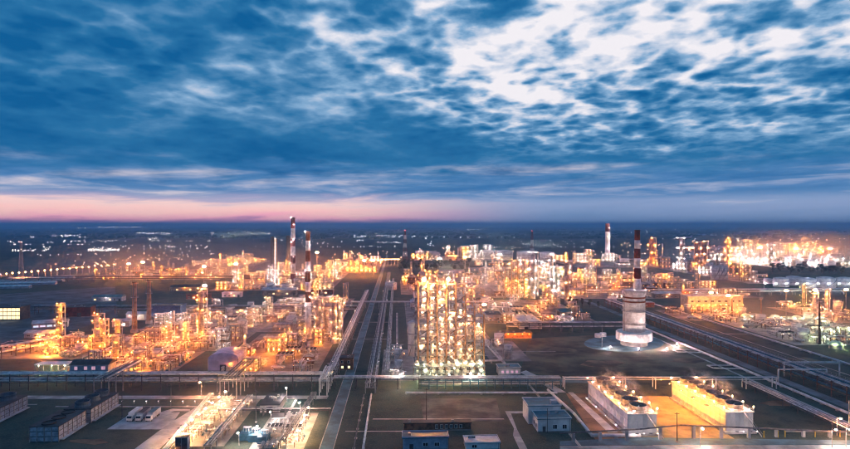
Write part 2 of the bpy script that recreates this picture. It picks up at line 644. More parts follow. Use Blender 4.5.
def make_frame(nx, ny, levels, bay=5.0, lv=5.0, seed=0, name='steel_process_frame', shell=SHELL):
    rnd = random.Random(seed)
    t = proto(name)
    W, L, Hh = nx * bay, ny * bay, levels * lv
    post = MB()
    post.bar((0, 0, 0), (0, 0, Hh + 1.0), 0.42)
    po = None
    for i in range(nx + 1):
        for j in range(ny + 1):
            x, y = i * bay - W / 2, j * bay - L / 2
            if po is None:
                po = post.build('post', RUST, t)
                po.location = (x, y, 0)
            else:
                clone(po, 'post', t, (x, y, 0))
    pts = []
    for k in range(1, levels + 1):
        z = k * lv
        m = MB()
        m.box(-W / 2 - 0.3, W / 2 + 0.3, -L / 2 - 0.3, L / 2 + 0.3, z - 0.3, z)
        for sy in (-1, 1):
            yy = sy * (L / 2 + 0.25)
            m.bar((-W / 2, yy, z + 1.1), (W / 2, yy, z + 1.1), 0.07)
            m.bar((-W / 2, yy, z + 0.6), (W / 2, yy, z + 0.6), 0.05)
            for i in range(nx * 2 + 1):
                m.bar((-W / 2 + i * bay / 2, yy, z), (-W / 2 + i * bay / 2, yy, z + 1.1), 0.06)
        for sx in (-1, 1):
            xx = sx * (W / 2 + 0.25)
            m.bar((xx, -L / 2, z + 1.1), (xx, L / 2, z + 1.1), 0.07)
        m.build('floor_deck', STEEL, t)
        for i in range(nx):
            if rnd.random() < 0.85:
                pts.append((-W / 2 + (i + 0.5) * bay, -L / 2 - 0.1, z - 0.8))
        if k < levels or rnd.random() < 0.7:
            r = rnd.uniform(0.8, 1.4)
            y = rnd.uniform(-L / 4, L / 4)
            d = MB()
            x0, x1 = -W / 2 + 0.6, W / 2 - rnd.uniform(0.6, W * 0.4)
            d.cyl((x0, y, z + r + 0.4), (x1, y, z + r + 0.4), r, r, 12)
            d.cyl((x0 - 0.5, y, z + r + 0.4), (x0, y, z + r + 0.4), r * 0.55, r, 12)
            d.cyl((x1, y, z + r + 0.4), (x1 + 0.5, y, z + r + 0.4), r, r * 0.55, 12)
            for xs in (x0 + 1, x1 - 1):
                d.box(xs - 0.2, xs + 0.2, y - r * 0.8, y + r * 0.8, z, z + r)
            d.build('drum', rnd.choice([shell, WHITE, CREAM]), t, smooth=False)
    for i in range(nx):
        for s_ in range(2):
            a = MB()
            x = -W / 2 + (i + rnd.uniform(0.2, 0.8)) * bay
            y = (-1) ** s_ * (L / 2 - 0.5)
            a.tube([(x, y, 0.6), (x, y, Hh * rnd.uniform(0.6, 1.05)), (x + rnd.uniform(-3, 3), y, Hh * rnd.uniform(0.6, 1.05))], rnd.uniform(0.15, 0.32), 7)
            a.build('riser_pipe', rnd.choice([PIPE, PIPEW, PIPE]), t)
    br = MB()
    for i in range(nx):
        x0 = -W / 2 + i * bay
        for k in range(levels):
            if (i + k) % 2 == 0:
                br.bar((x0, -L / 2 - 0.02, k * lv), (x0 + bay, -L / 2 - 0.02, (k + 1) * lv - 0.3), 0.2)
    br.build('bracing', RUST, t, kind='stuff')
    st = MB()
    for k in range(levels):
        a, b = (L / 2 + 0.9, L / 2 + 0.9)
        x0, x1 = (W / 2 + 0.8, W / 2 + 0.8)
        y0, y1 = (-L / 2, L / 2) if k % 2 == 0 else (L / 2, -L / 2)
        st.bar((x0, y0, k * lv), (x1, y1, (k + 1) * lv), 0.9, 0.12)
        st.bar((x0 + 0.45, y0, k * lv + 1.0), (x1 + 0.45, y1, (k + 1) * lv + 1.0), 0.06)
    st.build('stair', STEEL, t)
    for i in range(nx):
        pts.append((-W / 2 + (i + 0.5) * bay, -L / 2 - 0.6, 3.4))
    lamps(pts, 0.28, SODIUM, t, hood=0.55)
    return register(t)


def make_drum(l, r, name='horizontal_drum', shell=SHELL):
    t = proto(name)
    m = MB()
    z = r + 1.6
    m.cyl((-l / 2, 0, z), (l / 2, 0, z), r, r, 14)
    for s_ in (-1, 1):
        m.cyl((s_ * l / 2, 0, z), (s_ * (l / 2 + r * 0.35), 0, z), r, r * 0.8, 14)
        m.cyl((s_ * (l / 2 + r * 0.35), 0, z), (s_ * (l / 2 + r * 0.6), 0, z), r * 0.8, r * 0.3, 14)
    m.build('shell', shell, t, smooth=True)
    sad = MB().box(-0.35, 0.35, -r * 0.85, r * 0.85, 0, z - r * 0.6).build('saddle', CONC, t)
    sad.location = (-l * 0.3, 0, 0)
    clone(sad, 'saddle', t, (l * 0.3, 0, 0))
    p = MB()
    p.box(-l * 0.25, l * 0.35, -0.7, 0.7, z + r + 0.15, z + r + 0.27)
    for x in (-l * 0.25, 0, l * 0.35):
        for y in (-0.68, 0.68):
            p.bar((x, y, z + r - 0.2), (x, y, z + r + 1.3), 0.07)
    for y in (-0.68, 0.68):
        p.bar((-l * 0.25, y, z + r + 1.3), (l * 0.35, y, z + r + 1.3), 0.06)
    p.build('platform', STEEL, t)
    q = MB()
    q.tube([(l * 0.15, 0, z), (l * 0.15, 0, z + r + 1.9), (l * 0.15, r + 2.2, z + r + 1.9), (l * 0.15, r + 2.2, 0.4)], 0.24, 7)
    q.build('vapour_pipe', PIPE, t)
    q = MB()
    q.tube([(-l * 0.35, 0, z - r), (-l * 0.35, 0, 0.6), (-l * 0.35, -r - 1.2, 0.6)], 0.2, 7)
    q.build('drain_pipe', PIPE, t)
    lamps([(-l * 0.2, -0.9, z + r + 2.1), (l * 0.4, -r - 0.9, 3.2), (-l * 0.45, -r - 0.7, 3.0)], 0.25, SODIUM, t, hood=0.55)
    return register(t)


def make_exchanger(name='heat_exchanger', n=3):
    t = proto(name)
    for i in range(n):
        x = (i - (n - 1) / 2) * 2.6
        for lvl in range(2):
            z = 1.6 + lvl * 1.9
            m = MB()
            m.cyl((x, -3.4, z), (x, 3.2, z), 0.72, 0.72, 12)
            for y in (-3.4, -2.6, 2.6, 3.2):
                m.cyl((x, y - 0.1, z), (x, y + 0.1, z), 0.9, 0.9, 12)
            m.cyl((x, 3.2, z), (x, 3.8, z), 0.72, 0.3, 12)
            m.tube([(x, -2.0, z), (x, -2.0, z + 2.3)], 0.2, 6)
            m.build('exchanger_shell', SHELL, t)
    b = MB()
    for i in range(n):
        x = (i - (n - 1) / 2) * 2.6
        for y in (-1.8, 1.8):
            b.box(x - 0.5, x + 0.5, y - 0.25, y + 0.25, 0, 1.2)
    b.build('plinth', CONC, t)
    MB().tube([(-n * 1.5, -2.0, 5.8), (n * 1.5, -2.0, 5.8)], 0.3, 8).build('header_pipe', PIPE, t)
    lamps([(-n * 1.2, -4.4, 4.0), (n * 0.9, -4.2, 3.4), (0, 1.0, 6.6)], 0.25, SODIUM, t, hood=0.55)
    return register(t)


def make_aircooler(name='air_cooler_bank', nx=4, ny=2):
    t = proto(name)
    w, l, h = nx * 3.6, ny * 4.2, 7.5
    leg = None
    for i in range(nx // 2 + 1):
        for sy in (-1, 1):
            x = -w / 2 + i * w / (nx // 2)
            if leg is None:
                leg = MB().bar((0, 0, 0), (0, 0, h), 0.4).build('leg', RUST, t)
                leg.location = (x, sy * l / 2, 0)
            else:
                clone(leg, 'leg', t, (x, sy * l / 2, 0))
    d = MB()
    d.box(-w / 2, w / 2, -l / 2, l / 2, h, h + 1.0)
    d.build('bundle', SHELL, t)
    fan = MB().lathe([(1.55, h + 1.0), (1.45, h + 1.5), (1.6, h + 2.0), (1.4, h + 2.0), (1.3, h + 1.2), (0.2, h + 1.2)], 14)
    fo = None
    for i in range(nx):
        for j in range(ny):
            x, y = -w / 2 + (i + 0.5) * 3.6, -l / 2 + (j + 0.5) * 4.2
            if fo is None:
                fo = fan.build('fan_ring', DSTEEL, t)
                fo.location = (x, y, 0)
            else:
                clone(fo, 'fan_ring', t, (x, y, 0))
    wk = MB()
    for sy in (-1, 1):
        wk.box(-w / 2, w / 2, sy * (l / 2 + 0.6) - 0.5, sy * (l / 2 + 0.6) + 0.5, h - 0.2, h)
        wk.bar((-w / 2, sy * (l / 2 + 1.05), h + 1.1), (w / 2, sy * (l / 2 + 1.05), h + 1.1), 0.07)
        for i in range(nx + 1):
            wk.bar((-w / 2 + i * 3.6, sy * (l / 2 + 1.05), h), (-w / 2 + i * 3.6, sy * (l / 2 + 1.05), h + 1.1), 0.06)
    wk.build('walkway', STEEL, t)
    for sy in (-1, 1):
        MB().tube([(-w / 2 - 1, sy * l * 0.3, h - 1.2), (w / 2 + 1, sy * l * 0.3, h - 1.2)], 0.3, 7).build('header_pipe', PIPE, t)
    MB().tube([(w / 2 - 1, 0, h - 1), (w / 2 - 1, 0, 0.5), (w / 2 - 1, l / 2 + 2, 0.5)], 0.28, 7).build('riser_pipe', PIPEW, t)
    lamps([(-w / 2 + 1, -l / 2 - 0.4, h - 1.0), (0, -l / 2 - 0.4, h - 1.0), (w / 2 - 1, -l / 2 - 0.4, h - 1.0), (-w / 4, 0, h - 2), (w / 4, 0, h - 2)], 0.26, SODIUM, t, hood=0.55)
    return register(t)


def make_heater(name='fired_heater'):
    t = proto(name)
    for x in (-3.4, 3.4):
        for y in (-2.4, 2.4):
            MB().box(x - 0.25, x + 0.25, y - 0.25, y + 0.25, 0, 2.4).build('leg', RUST, t)
    m = MB().box(-4, 4, -3, 3, 2.4, 10.5)
    for i in range(6):
        x = -4 + i * 1.6
        m.bar((x, -3.06, 2.4), (x, -3.06, 10.5), 0.18)
    m.build('firebox', RUST, t)
    c = MB()
    c._q([(-4, -3, 10.5), (4, -3, 10.5), (4, 3, 10.5), (-4, 3, 10.5), (-1.6, -1.6, 13.5), (1.6, -1.6, 13.5), (1.6, 1.6, 13.5), (-1.6, 1.6, 13.5)],
         [(0, 1, 5, 4), (1, 2, 6, 5), (2, 3, 7, 6), (3, 0, 4, 7), (4, 5, 6, 7)])
    c.build('hood', STEEL, t)
    MB().cyl((0, 0, 13.5), (0, 0, 27), 1.1, 0.95, 12).build('stack', SHELL, t)
    p = MB().box(-5.1, 5.1, -4.1, -3.1, 6.2, 6.35)
    for i in range(7):
        p.bar((-5 + i * 10 / 6, -4.05, 6.3), (-5 + i * 10 / 6, -4.05, 7.4), 0.06)
    p.bar((-5, -4.05, 7.4), (5, -4.05, 7.4), 0.07)
    p.build('platform', STEEL, t)
    lamps([(-4.2, -3.9, 8.4), (0, -3.9, 8.6), (4.2, -3.9, 8.4), (-2.5, -3.6, 4.4), (2.5, -3.6, 4.4), (0, -1.4, 21)], 0.28, SODIUM, t, hood=0.55)
    return register(t)


def make_tangle(seed, name='pipe_manifold'):
    """a knot of process piping on a low rack, with pumps"""
    rnd = random.Random(seed)
    t = proto(name)
    b = MB()
    for x in (-4.5, 0, 4.5):
        b.bar((x, -4, 0), (x, -4, 5.6), 0.3)
        b.bar((x, 4, 0), (x, 4, 5.6), 0.3)
        for z in (3.2, 5.6):
            b.bar((x, -4, z), (x, 4, z), 0.28)
    b.build('support_frame', RUST, t)
    for i in range(11):
        r = rnd.choice([0.14, 0.18, 0.25, 0.33])
        y = rnd.uniform(-3.7, 3.7)
        z = rnd.choice([3.2, 5.6]) + 0.16 + r
        xe = rnd.uniform(-4, 4.5)
        m = MB()
        k = rnd.random()
        if k < 0.45:
            m.tube([(-5.6, y, z), (xe, y, z), (xe, y + rnd.uniform(-2, 2), z), (xe, y + rnd.uniform(-1, 1), 0.5)], r, 7)
        elif k < 0.8:
            m.tube([(-5.6, y, z), (5.6, y, z)], r, 7)
        else:
            m.tube([(xe, -5, 1.0), (xe, -5, z + 1.2), (xe, 4.5, z + 1.2)], r, 7)
        m.build('pipe', rnd.choice([PIPE, PIPEW, PIPE, CREAM, SHELL]), t)
    for i in range(3):
        x = -3.4 + i * 3.2
        m = MB()
        m.box(x - 0.9, x + 0.9, -6.6, -5.2, 0, 0.5)
        m.cyl((x - 0.7, -5.9, 1.1), (x + 0.2, -5.9, 1.1), 0.5, 0.5, 10)
        m.cyl((x + 0.3, -5.9, 1.1), (x + 0.8, -5.9, 1.1), 0.75, 0.5, 10)
        m.tube([(x + 0.5, -5.9, 1.1), (x + 0.5, -5.9, 2.6), (x + 0.5, -4.2, 2.6)], 0.16, 6)
        m.build('pump', rnd.choice([TEALP, STEEL]), t)
    v = MB()
    for i in range(6):
        x, y = rnd.uniform(-4, 4), rnd.uniform(-3.5, 3.5)
        v.cyl((x, y, 5.9), (x, y, 7.0), 0.1, 0.1, 6)
        v.cyl((x, y, 6.9), (x, y, 7.05), 0.4, 0.4, 8)
    v.build('valve_wheels', REDP, t, kind='stuff')
    lamps([(rnd.uniform(-4.5, 4.5), rnd.choice([-4.6, -4.6, 0, 4.6]), rnd.uniform(3.6, 7.6)) for _ in range(6)], 0.25, SODIUM, t, hood=0.55)
    return register(t)


def make_tank(r, h, name='storage_tank', shell=WHITE, lampy=True):
    t = proto(name)
    m = MB()
    m.lathe([(r, 0), (r, h)], 28)
    m.build('shell', shell, t, smooth=True)
    MB().lathe([(r + 0.12, h), (r + 0.12, h + 0.15), (r * 0.6, h + r * 0.13), (0.3, h + r * 0.2)], 28).build('roof', ROOFW, t, smooth=True)
    for k in (0.33, 0.66):
        MB().lathe([(r + 0.01, h * k), (r + 0.16, h * k), (r + 0.16, h * k + 0.25), (r + 0.01, h * k + 0.25)], 28).build('wind_girder', STEEL, t)
    st = MB()
    n = 14
    for i in range(n):
        a, b = -2.4 + i * 0.13, -2.4 + (i + 1) * 0.13
        st.bar(((r + 0.5) * math.cos(a), (r + 0.5) * math.sin(a), h * i / n), ((r + 0.5) * math.cos(b), (r + 0.5) * math.sin(b), h * (i + 1) / n), 0.8, 0.15)
        st.bar(((r + 0.9) * math.cos(a), (r + 0.9) * math.sin(a), h * i / n + 1), ((r + 0.9) * math.cos(b), (r + 0.9) * math.sin(b), h * (i + 1) / n + 1), 0.08)
    st.build('stair', STEEL, t)
    rl = MB()
    rail_ring(rl, r - 0.1, h, 20)
    rl.build('railing', STEEL, t)
    return register(t)


def make_mast(h, name='floodlight_mast', heads=2):
    t = proto(name)
    MB().cyl((0, 0, 0), (0, 0, h), 0.42, 0.2, 8).build('pole', STEEL, t)
    m = MB()
    m.lathe([(0.2, h - 1.0), (1.1, h - 0.9), (1.1, h - 0.75), (0.2, h - 0.75)], 10)
    rail_ring(m, 1.05, h - 0.8, 8)
    m.build('platform', STEEL, t)
    for i in range(heads):
        x = (i - (heads - 1) / 2) * 1.5
        MB().box(x - 0.5, x + 0.5, -0.5, 0.25, h + 0.05, h + 1.0).build('lamp_housing', DSTEEL, t)
    lamps([((i - (heads - 1) / 2) * 1.5, -0.95, h + 0.45) for i in range(heads)], 0.62, FLOOD, t, 'lamp')
    return register(t)


def make_streetlamp(h=9.0):
    t = proto('street_lamp')
    m = MB().cyl((0, 0, 0), (0, 0, h), 0.13, 0.08, 7)
    m.bar((0, 0, h), (0, -1.5, h + 0.35), 0.1)
    m.build('pole', STEEL, t)
    MB().box(-0.2, 0.2, -2.2, -1.4, h + 0.28, h + 0.46).build('lamp_housing', DSTEEL, t)
    lamps([(0, -1.8, h + 0.0)], 0.13, WARM, t, 'lamp')
    return register(t)


P = {}
P['column'] = [make_column(30, 1.5, 5), make_column(30, 1.05, 6), make_column(30, 2.1, 4, CREAM), make_column(30, 1.7, 5, SHELL, step=0.55)]
P['frame'] = [make_frame(3, 2, 3, seed=1), make_frame(2, 2, 4, seed=2), make_frame(4, 2, 2, seed=3)]
P['drum'] = [make_drum(9, 1.5), make_drum(7, 1.2, shell=WHITE), make_drum(11, 1.7, shell=CREAM)]
P['exchanger'] = [make_exchanger(), make_exchanger(n=4)]
P['aircooler'] = [make_aircooler(), make_aircooler(nx=3, ny=2)]
P['heater'] = [make_heater()]
P['tangle'] = [make_tangle(11), make_tangle(12), make_tangle(13)]
P['vtank'] = [make_tank(3.2, 8, 'vertical_tank'), make_tank(2.4, 9, 'vertical_tank', SHELL)]
P['tank'] = [make_tank(9.0, 10.5)]
P['mast'] = [make_mast(25)]
P['street'] = [make_streetlamp()]
KINDWORD = {'column': ('column', 'column'), 'frame': ('steel frame', 'steel frame'), 'drum': ('horizontal drum', 'drum'),
            'exchanger': ('exchanger bank', 'heat exchanger'), 'aircooler': ('air cooler', 'air cooler'),
            'heater': ('fired heater', 'heater'), 'tangle': ('pipe manifold', 'pipework'), 'vtank': ('upright tank', 'tank')}


def lab(q, n, word, phrase):
    if n == 1 or q in (0, n - 1):
        return nth(q, n) + word + ' ' + phrase
    if q < len(ORD):
        return ORD[q] + ' ' + word + ' from left ' + phrase
    return ORD[n - 1 - q] + ' ' + word + ' from right ' + phrase


def block(phrase, u0, u1, v0, v1, cell, weights, lampmats, seed, hs=(0.8, 1.1), colh=(0.7, 1.3), skip=(), yard=CONCD, fill=0.9, pad=True, group=None):
    """a process unit between two photograph columns (taken at its mid row) and two ground rows: v0 far, v1 near"""
    rnd = random.Random(seed)
    vm = 2.0 / (1.0 / (v0 - VH) + 1.0 / (v1 - VH)) + VH
    x0, x1 = (u0 - 397) * S(vm), (u1 - 397) * S(vm)
    ya, yb = FPX * S(v1), FPX * S(v0)
    if pad:
        sheet('plant_yard', [D(x0 - 2, ya - 2), D(x1 + 2, ya - 2), D(x1 + 2, yb + 2), D(x0 - 2, yb + 2)], 0.06 + 0.0007 * seed, yard)
    nx = max(1, int((x1 - x0) / cell))
    ny = max(1, int((yb - ya) / cell))
    kinds = list(weights)
    ws = [weights[k] for k in kinds]
    found = []
    for j in range(ny):
        for i in range(nx):
            if rnd.random() > fill:
                continue
            xp = x0 + (i + 0.5 + rnd.uniform(-0.12, 0.12)) * (x1 - x0) / nx
            Y = ya + (j + 0.5 + rnd.uniform(-0.12, 0.12)) * (yb - ya) / ny
            if any(a <= xp <= b and c <= Y <= d for a, b, c, d in skip):
                continue
            k = rnd.choices(kinds, ws)[0]
            found.append((xp, Y, k))
    for k in kinds:
        mine = sorted([f for f in found if f[2] == k], key=lambda f: FPX * f[0] / f[1])
        n = len(mine)
        for q, (xp, Y, _k) in enumerate(mine):
            pr = rnd.choice(P[k])
            base = {'column': 1.0, 'frame': cell / 17.0, 'drum': cell / 12.0, 'exchanger': cell / 11.0, 'aircooler': cell / 16.0,
                    'heater': cell / 13.0, 'tangle': cell / 11.5, 'vtank': cell / 10.0}[k]
            sxy = base * rnd.uniform(0.85, 1.05)
            sz = base * rnd.uniform(*hs)
            if k == 'column':
                sxy = rnd.uniform(0.75, 1.15) * min(1.3, cell / 11.0)
                sz = rnd.uniform(*colh)
            rz = RZ + rnd.choice([0, PI / 2, PI]) if k in ('drum', 'tangle', 'exchanger') else RZ
            word, cat = KINDWORD[k]
            place(pr, D(xp, Y, 0.05), rz, (sxy, sxy, sz), lab(q, n, word, phrase), cat, group or ('equipment ' + phrase), DIM if rnd.random() < 0.36 else rnd.choice(lampmats))

# ------------------------------------------------------------------ terrain
def ground_material():
    m = bpy.data.materials.new('dry_grass_and_far_woods')
    m.use_nodes = True
    t = m.node_tree
    b = t.nodes['Principled BSDF']
    s = NT(t)
    tc = t.nodes.new('ShaderNodeTexCoord')
    sep = t.nodes.new('ShaderNodeSeparateXYZ')
    t.links.new(tc.outputs['Object'], sep.inputs[0])
    n1 = s.noise(tc.outputs['Object'], 0.012, 6.0, 0.6)
    n2 = s.noise(tc.outputs['Object'], 0.11, 5.0, 0.65)
    n3 = s.noise(tc.outputs['Object'], 0.0011, 4.0, 0.55)
    n4 = s.noise(tc.outputs['Object'], 1.3, 4.0, 0.7)
    grass = s.mix(s.smooth(n1, 0.38, 0.62), (0.036, 0.072, 0.064), (0.084, 0.096, 0.076))
    grass = s.mix(s.m('MULTIPLY', s.smooth(n2, 0.45, 0.7), 0.7), grass, (0.018, 0.034, 0.032))
    grass = s.mix(s.m('MULTIPLY', s.smooth(n4, 0.5, 0.68), 0.7), grass, (0.125, 0.125, 0.095))
    wood = s.mix(s.smooth(n3, 0.42, 0.58), (0.012, 0.020, 0.012), (0.042, 0.040, 0.026))
    wood = s.mix(s.m('MULTIPLY', s.smooth(n1, 0.5, 0.65), 0.5), wood, (0.020, 0.026, 0.018))
    far = s.smooth(sep.outputs[1], 900.0, 1700.0)
    c = s.mix(far, grass, wood)
    t.links.new(c, b.inputs['Base Color'])
    b.inputs['Roughness'].default_value = 0.95
    b.inputs['Specular IOR Level'].default_value = 0.15
    bn = t.nodes.new('ShaderNodeBump')
    bn.inputs['Strength'].default_value = 0.5
    bn.inputs['Distance'].default_value = 0.5
    t.links.new(n4, bn.inputs['Height'])
    t.links.new(bn.outputs[0], b.inputs['Normal'])
    return m


FAR = 30000.0
g = MB()
g._q([(-FAR, -2000, 0), (FAR, -2000, 0), (FAR, FAR, 0), (-FAR, FAR, 0)], [(0, 1, 2, 3)])
go = g.build('ground', ground_material())
go['kind'] = 'structure'
SOIL = mat('bare_brown_soil', (0.19, 0.125, 0.08), 0.95, 0.0, 0.5, 0.05, 0.4)
PIT = mat('grey_dried_mud', (0.105, 0.11, 0.112), 0.95, 0.0, 0.5, 0.09, 0.4)
DGRASS = mat('dark_field_grass', (0.11, 0.10, 0.065), 0.95, 0.0, 0.55, 0.035, 0.4)
COOLD = mat('dark_gravel', (0.07, 0.10, 0.13), 0.9, 0.0, 0.4, 0.06, 0.3)


def dstrip(name, xp, w, Y0, Y1, z, m):
    return sheet(name, [D(xp - w / 2, Y0), D(xp + w / 2, Y0), D(xp + w / 2, Y1), D(xp - w / 2, Y1)], z, m)


def pxsheet(name, px, z, m, **k):
    return sheet(name, [G(u, v) for u, v in px], z, m, **k)


# roads and paths
dstrip('road', -25.2, 4.6, 150, 1500, 0.10, ASPH)
for sx in (-1, 1):
    dstrip('kerb', -25.2 + sx * 2.5, 0.3, 150, 900, 0.22, CONC)
dstrip('road', 198, 6.0, 200, 800, 0.101, ASPH)
sheet('road', [Vector((-300, 263, 0)), Vector((-45, 263, 0)), Vector((-45, 268, 0)), Vector((-300, 268, 0))], 0.09, CONC)
sheet('road', [Vector((8, 290, 0)), Vector((105, 290, 0)), Vector((105, 299, 0)), Vector((8, 299, 0))], 0.092, ASPH)
pxsheet('path', [(568, 394), (573, 394), (618, 434), (608, 434)], 0.08, PAVE)
pxsheet('pavement', [(107, 431), (133, 414), (180, 414), (170, 428), (160, 431)], 0.12, PAVE)
pxsheet('pavement', [(133, 452), (168, 426), (196, 409), (212, 408), (180, 431), (158, 452)], 0.125, PAVE)
pxsheet('path', [(160, 414), (172, 410.5), (190, 411), (190, 412.6), (174, 412.6), (167, 415)], 0.118, PAVE)
pxsheet('path', [(505, 413), (530, 413), (530, 415), (511, 415), (517, 431), (528, 452), (520, 452), (513, 437), (514, 430)], 0.11, PAVE)
pxsheet('path', [(526, 372), (541, 379), (566, 394), (556, 394), (536, 382), (520, 374)], 0.085, PAVE)
pxsheet('field', [(420, 400), (496, 400), (502, 423), (424, 423)], 0.04, PIT)
pxsheet('field', [(520, 374), (530, 340), (660, 333), (760, 376), (560, 378)], 0.035, DGRASS)
pxsheet('field', [(566, 395), (590, 395), (668, 449), (600, 449)], 0.045, SOIL)
pxsheet('paving', [(600, 398), (668, 398), (748, 449), (655, 449)], 0.07, mat('orange_lit_concrete', (0.36, 0.29, 0.17), 0.85, 0, 0.25, 0.1, 0.2))  # orange lamplight on this floor is put into the concrete's colour
pxsheet('pavement', [(560, 443), (640, 439), (850, 442), (880, 446), (560, 447)], 0.075, ASPH)
pxsheet('pavement', [(560, 447.5), (880, 446.5), (880, 453), (560, 453)], 0.078, CONC)
pxsheet('pavement', [(624 + 40 * math.cos(2 * PI * i / 28), 345 + 8.2 * math.sin(2 * PI * i / 28)) for i in range(28)], 0.09, ASPH)
pxsheet('field', [(-60, 300), (115, 288), (118, 318), (30, 345), (-60, 350)], 0.03, COOLD)

# pale kerbs, narrow concrete paths and drains that cut the grass plots
for (xa, ya, xb, yb, w) in [(-10, 236, 44, 236, 1.2), (-20, 222, 6, 222, 0.9), (66, 205, 66, 288, 1.2), (48, 245, 66, 245, 1.0), (70, 362, 100, 362, 1.2), (-150, 252, -50, 252, 1.0),
                            (-46, 205, -46, 262, 1.2), (182, 220, 182, 430, 1.6), (222, 250, 222, 560, 1.2), (214, 330, 256, 330, 1.2), (214, 420, 256, 420, 1.2), (240, 280, 240, 520, 0.8), (150, 222, 200, 222, 1.4), (-40, 330, -28, 330, 2.0),
                            (-32, 400, -4, 400, 1.6), (-32, 470, -4, 470, 1.6), (0, 300, 0, 520, 1.4), (40, 360, 70, 340, 1.4), (-300, 255, -160, 255, 0.9), (62, 330, 62, 420, 2.0)]:
    a, b = D(xa, ya), D(xb, yb)
    d = (b - a).normalized()
    n = Vector((-d.y, d.x, 0)) * (w / 2)
    sheet('path', [a - n, b - n, b + n, a + n], 0.064 + 0.0011 * (abs(xa) % 17), CONC)
for u, v, ru, rv in [(560, 405, 8, 3), (600, 365, 22, 4), (690, 362, 20, 3), (780, 405, 18, 3), (300, 437, 9, 4), (90, 443, 20, 3), (560, 352, 16, 3), (740, 425, 12, 3), (800, 362, 20, 3)]:
    rr = random.Random(u)
    pxsheet('field', [(u + ru * math.cos(2 * PI * i / 14) * rr.uniform(0.7, 1.2), v + rv * math.sin(2 * PI * i / 14) * rr.uniform(0.7, 1.2)) for i in range(14)], 0.05 + u * 0.00001, [SOIL, COOLD, DGRASS][u % 3])

# ------------------------------------------------------------------ pipe racks
def pipe_rack(label, p0, p1, width, levels, pipes, bent=8.0, mats=(PIPE, PIPEW, PIPED, PIPE), seed=0, steel=DSTEEL, group=None, lampm=None, lampstep=24.0, walkway=False):
    rnd = random.Random(seed)
    p0, p1 = Vector(p0), Vector(p1)
    d = p1 - p0
    L = d.length
    rz = math.atan2(d.y, d.x) - PI / 2
    t = thing('pipe_rack', label, 'pipe rack', p0, rz, group)
    top = max(levels)
    fr = MB()
    for sx in (-1, 1):
        fr.bar((sx * width / 2, 0, 0), (sx * width / 2, 0, top + 0.3), 0.36)
    for z in levels:
        fr.bar((-width / 2 - 0.4, 0, z - 0.15), (width / 2 + 0.4, 0, z - 0.15), 0.32)
    n = max(1, int(L / bent))
    fo = None
    for i in range(n + 1):
        if fo is None:
            fo = fr.build('portal_frame', steel, t)
        else:
            clone(fo, 'portal_frame', t, (0, i * L / n, 0))
    lo = MB()
    for sx in (-1, 1):
        for z in levels:
            lo.bar((sx * width / 2, 0, z - 0.5), (sx * width / 2, L, z - 0.5), 0.22)
    lo.build('side_beam', steel, t)
    for z, np_ in zip(levels, pipes):
        for i in range(np_):
            x = -width / 2 + (i + 0.5) * width / np_ + rnd.uniform(-0.15, 0.15)
            r = min(width / np_ * 0.42, rnd.choice([0.16, 0.22, 0.3, 0.42]))
            MB().cyl((x, -0.6, z + r), (x, L + 0.6, z + r), r, r, 8).build('pipe', rnd.choice(mats), t, smooth=True)
    if walkway:
        w = MB().box(width / 2 + 0.5, width / 2 + 1.5, 0, L, top + 0.1, top + 0.2)
        k = 0
        while k <= L:
            w.bar((width / 2 + 1.5, k, top + 0.1), (width / 2 + 1.5, k, top + 1.2), 0.07)
            k += 3.0
        w.bar((width / 2 + 1.5, 0, top + 1.2), (width / 2 + 1.5, L, top + 1.2), 0.07)
        w.build('walkway', STEEL, t)
    if lampm:
        pts = []
        k = lampstep / 2
        while k < L:
            pts.append((rnd.choice([-1, 1]) * (width / 2 + 0.5), k, top * rnd.uniform(0.55, 0.9)))
            k += lampstep * rnd.uniform(0.7, 1.3)
        if pts:
            lamps(pts, 0.24, lampm, t, hood=0.6)
    return t


def ground_pipe(label, pts, r, m=PIPEW, name='pipeline', cat='pipeline', sleepers=9.0, group=None):
    """one thick pipe lying on sleepers, through a list of ground points (z = height of its axis)"""
    pts = [Vector(p) for p in pts]
    o = pts[0].copy()
    o.z = 0
    t = thing(name, label, cat, o, 0, group)
    MB().tube([p - o for p in pts], r, 10).build('pipe', m, t, smooth=True)
    sp = None
    for a, b in zip(pts, pts[1:]):
        L = (b - a).length
        n = int(L / sleepers)
        for i in range(n):
            p = a + (b - a) * ((i + 0.5) / n) - o
            hgt = p.z - r * 0.8
            if hgt < 0.15:
                continue
            MB().box(p.x - 0.5, p.x + 0.5, p.y - 0.5, p.y + 0.5, 0, hgt).build('sleeper', CONC, t) if sp is None else clone(sp, 'sleeper', t, (p.x, p.y, 0))
    return t


YR = FPX * S(390.0)
pipe_rack('long two-level pipe rack crossing the left foreground before the orange units', (-300, YR, 0), (-45.5, YR, 0), 7.0, (4.2, 7.4), (6, 5), 9.0, seed=1, lampm=None)
pipe_rack('low teal pipe rack in front of the tall column tower', (-2, 282, 0), (66, 282, 0), 6.0, (2.0, 4.6), (4, 6), 4.0, seed=2, steel=TEALP)
pipe_rack('raised pipe rack crossing the road beside the white-ended ramp', (-44, 281, 0), (-3, 281, 0), 5.0, (5.2,), (5,), 10.0, seed=3, mats=(PIPEW, PIPE))
pipe_rack('raised pipeline on portals behind the two right cooling towers', (68, 281, 0), (171, 281, 0), 3.4, (5.0,), (3,), 13.0, seed=4, mats=(PIPEW, PIPE), steel=WHITE)
ground_pipe('pale pipe on sleepers in front of the low teal pipe rack', [(-9, 270, 0.9), (62, 270, 0.9)], 0.45)
pipe_rack('pipe rack on the left side of the central road, running into the distance', D(-33.5, 292), D(-33.5, 640), 4.2, (4.0, 6.6), (3, 4), 9.0, seed=5, mats=(PIPEW, PIPE), steel=STEEL, lampm=WARM, lampstep=55)
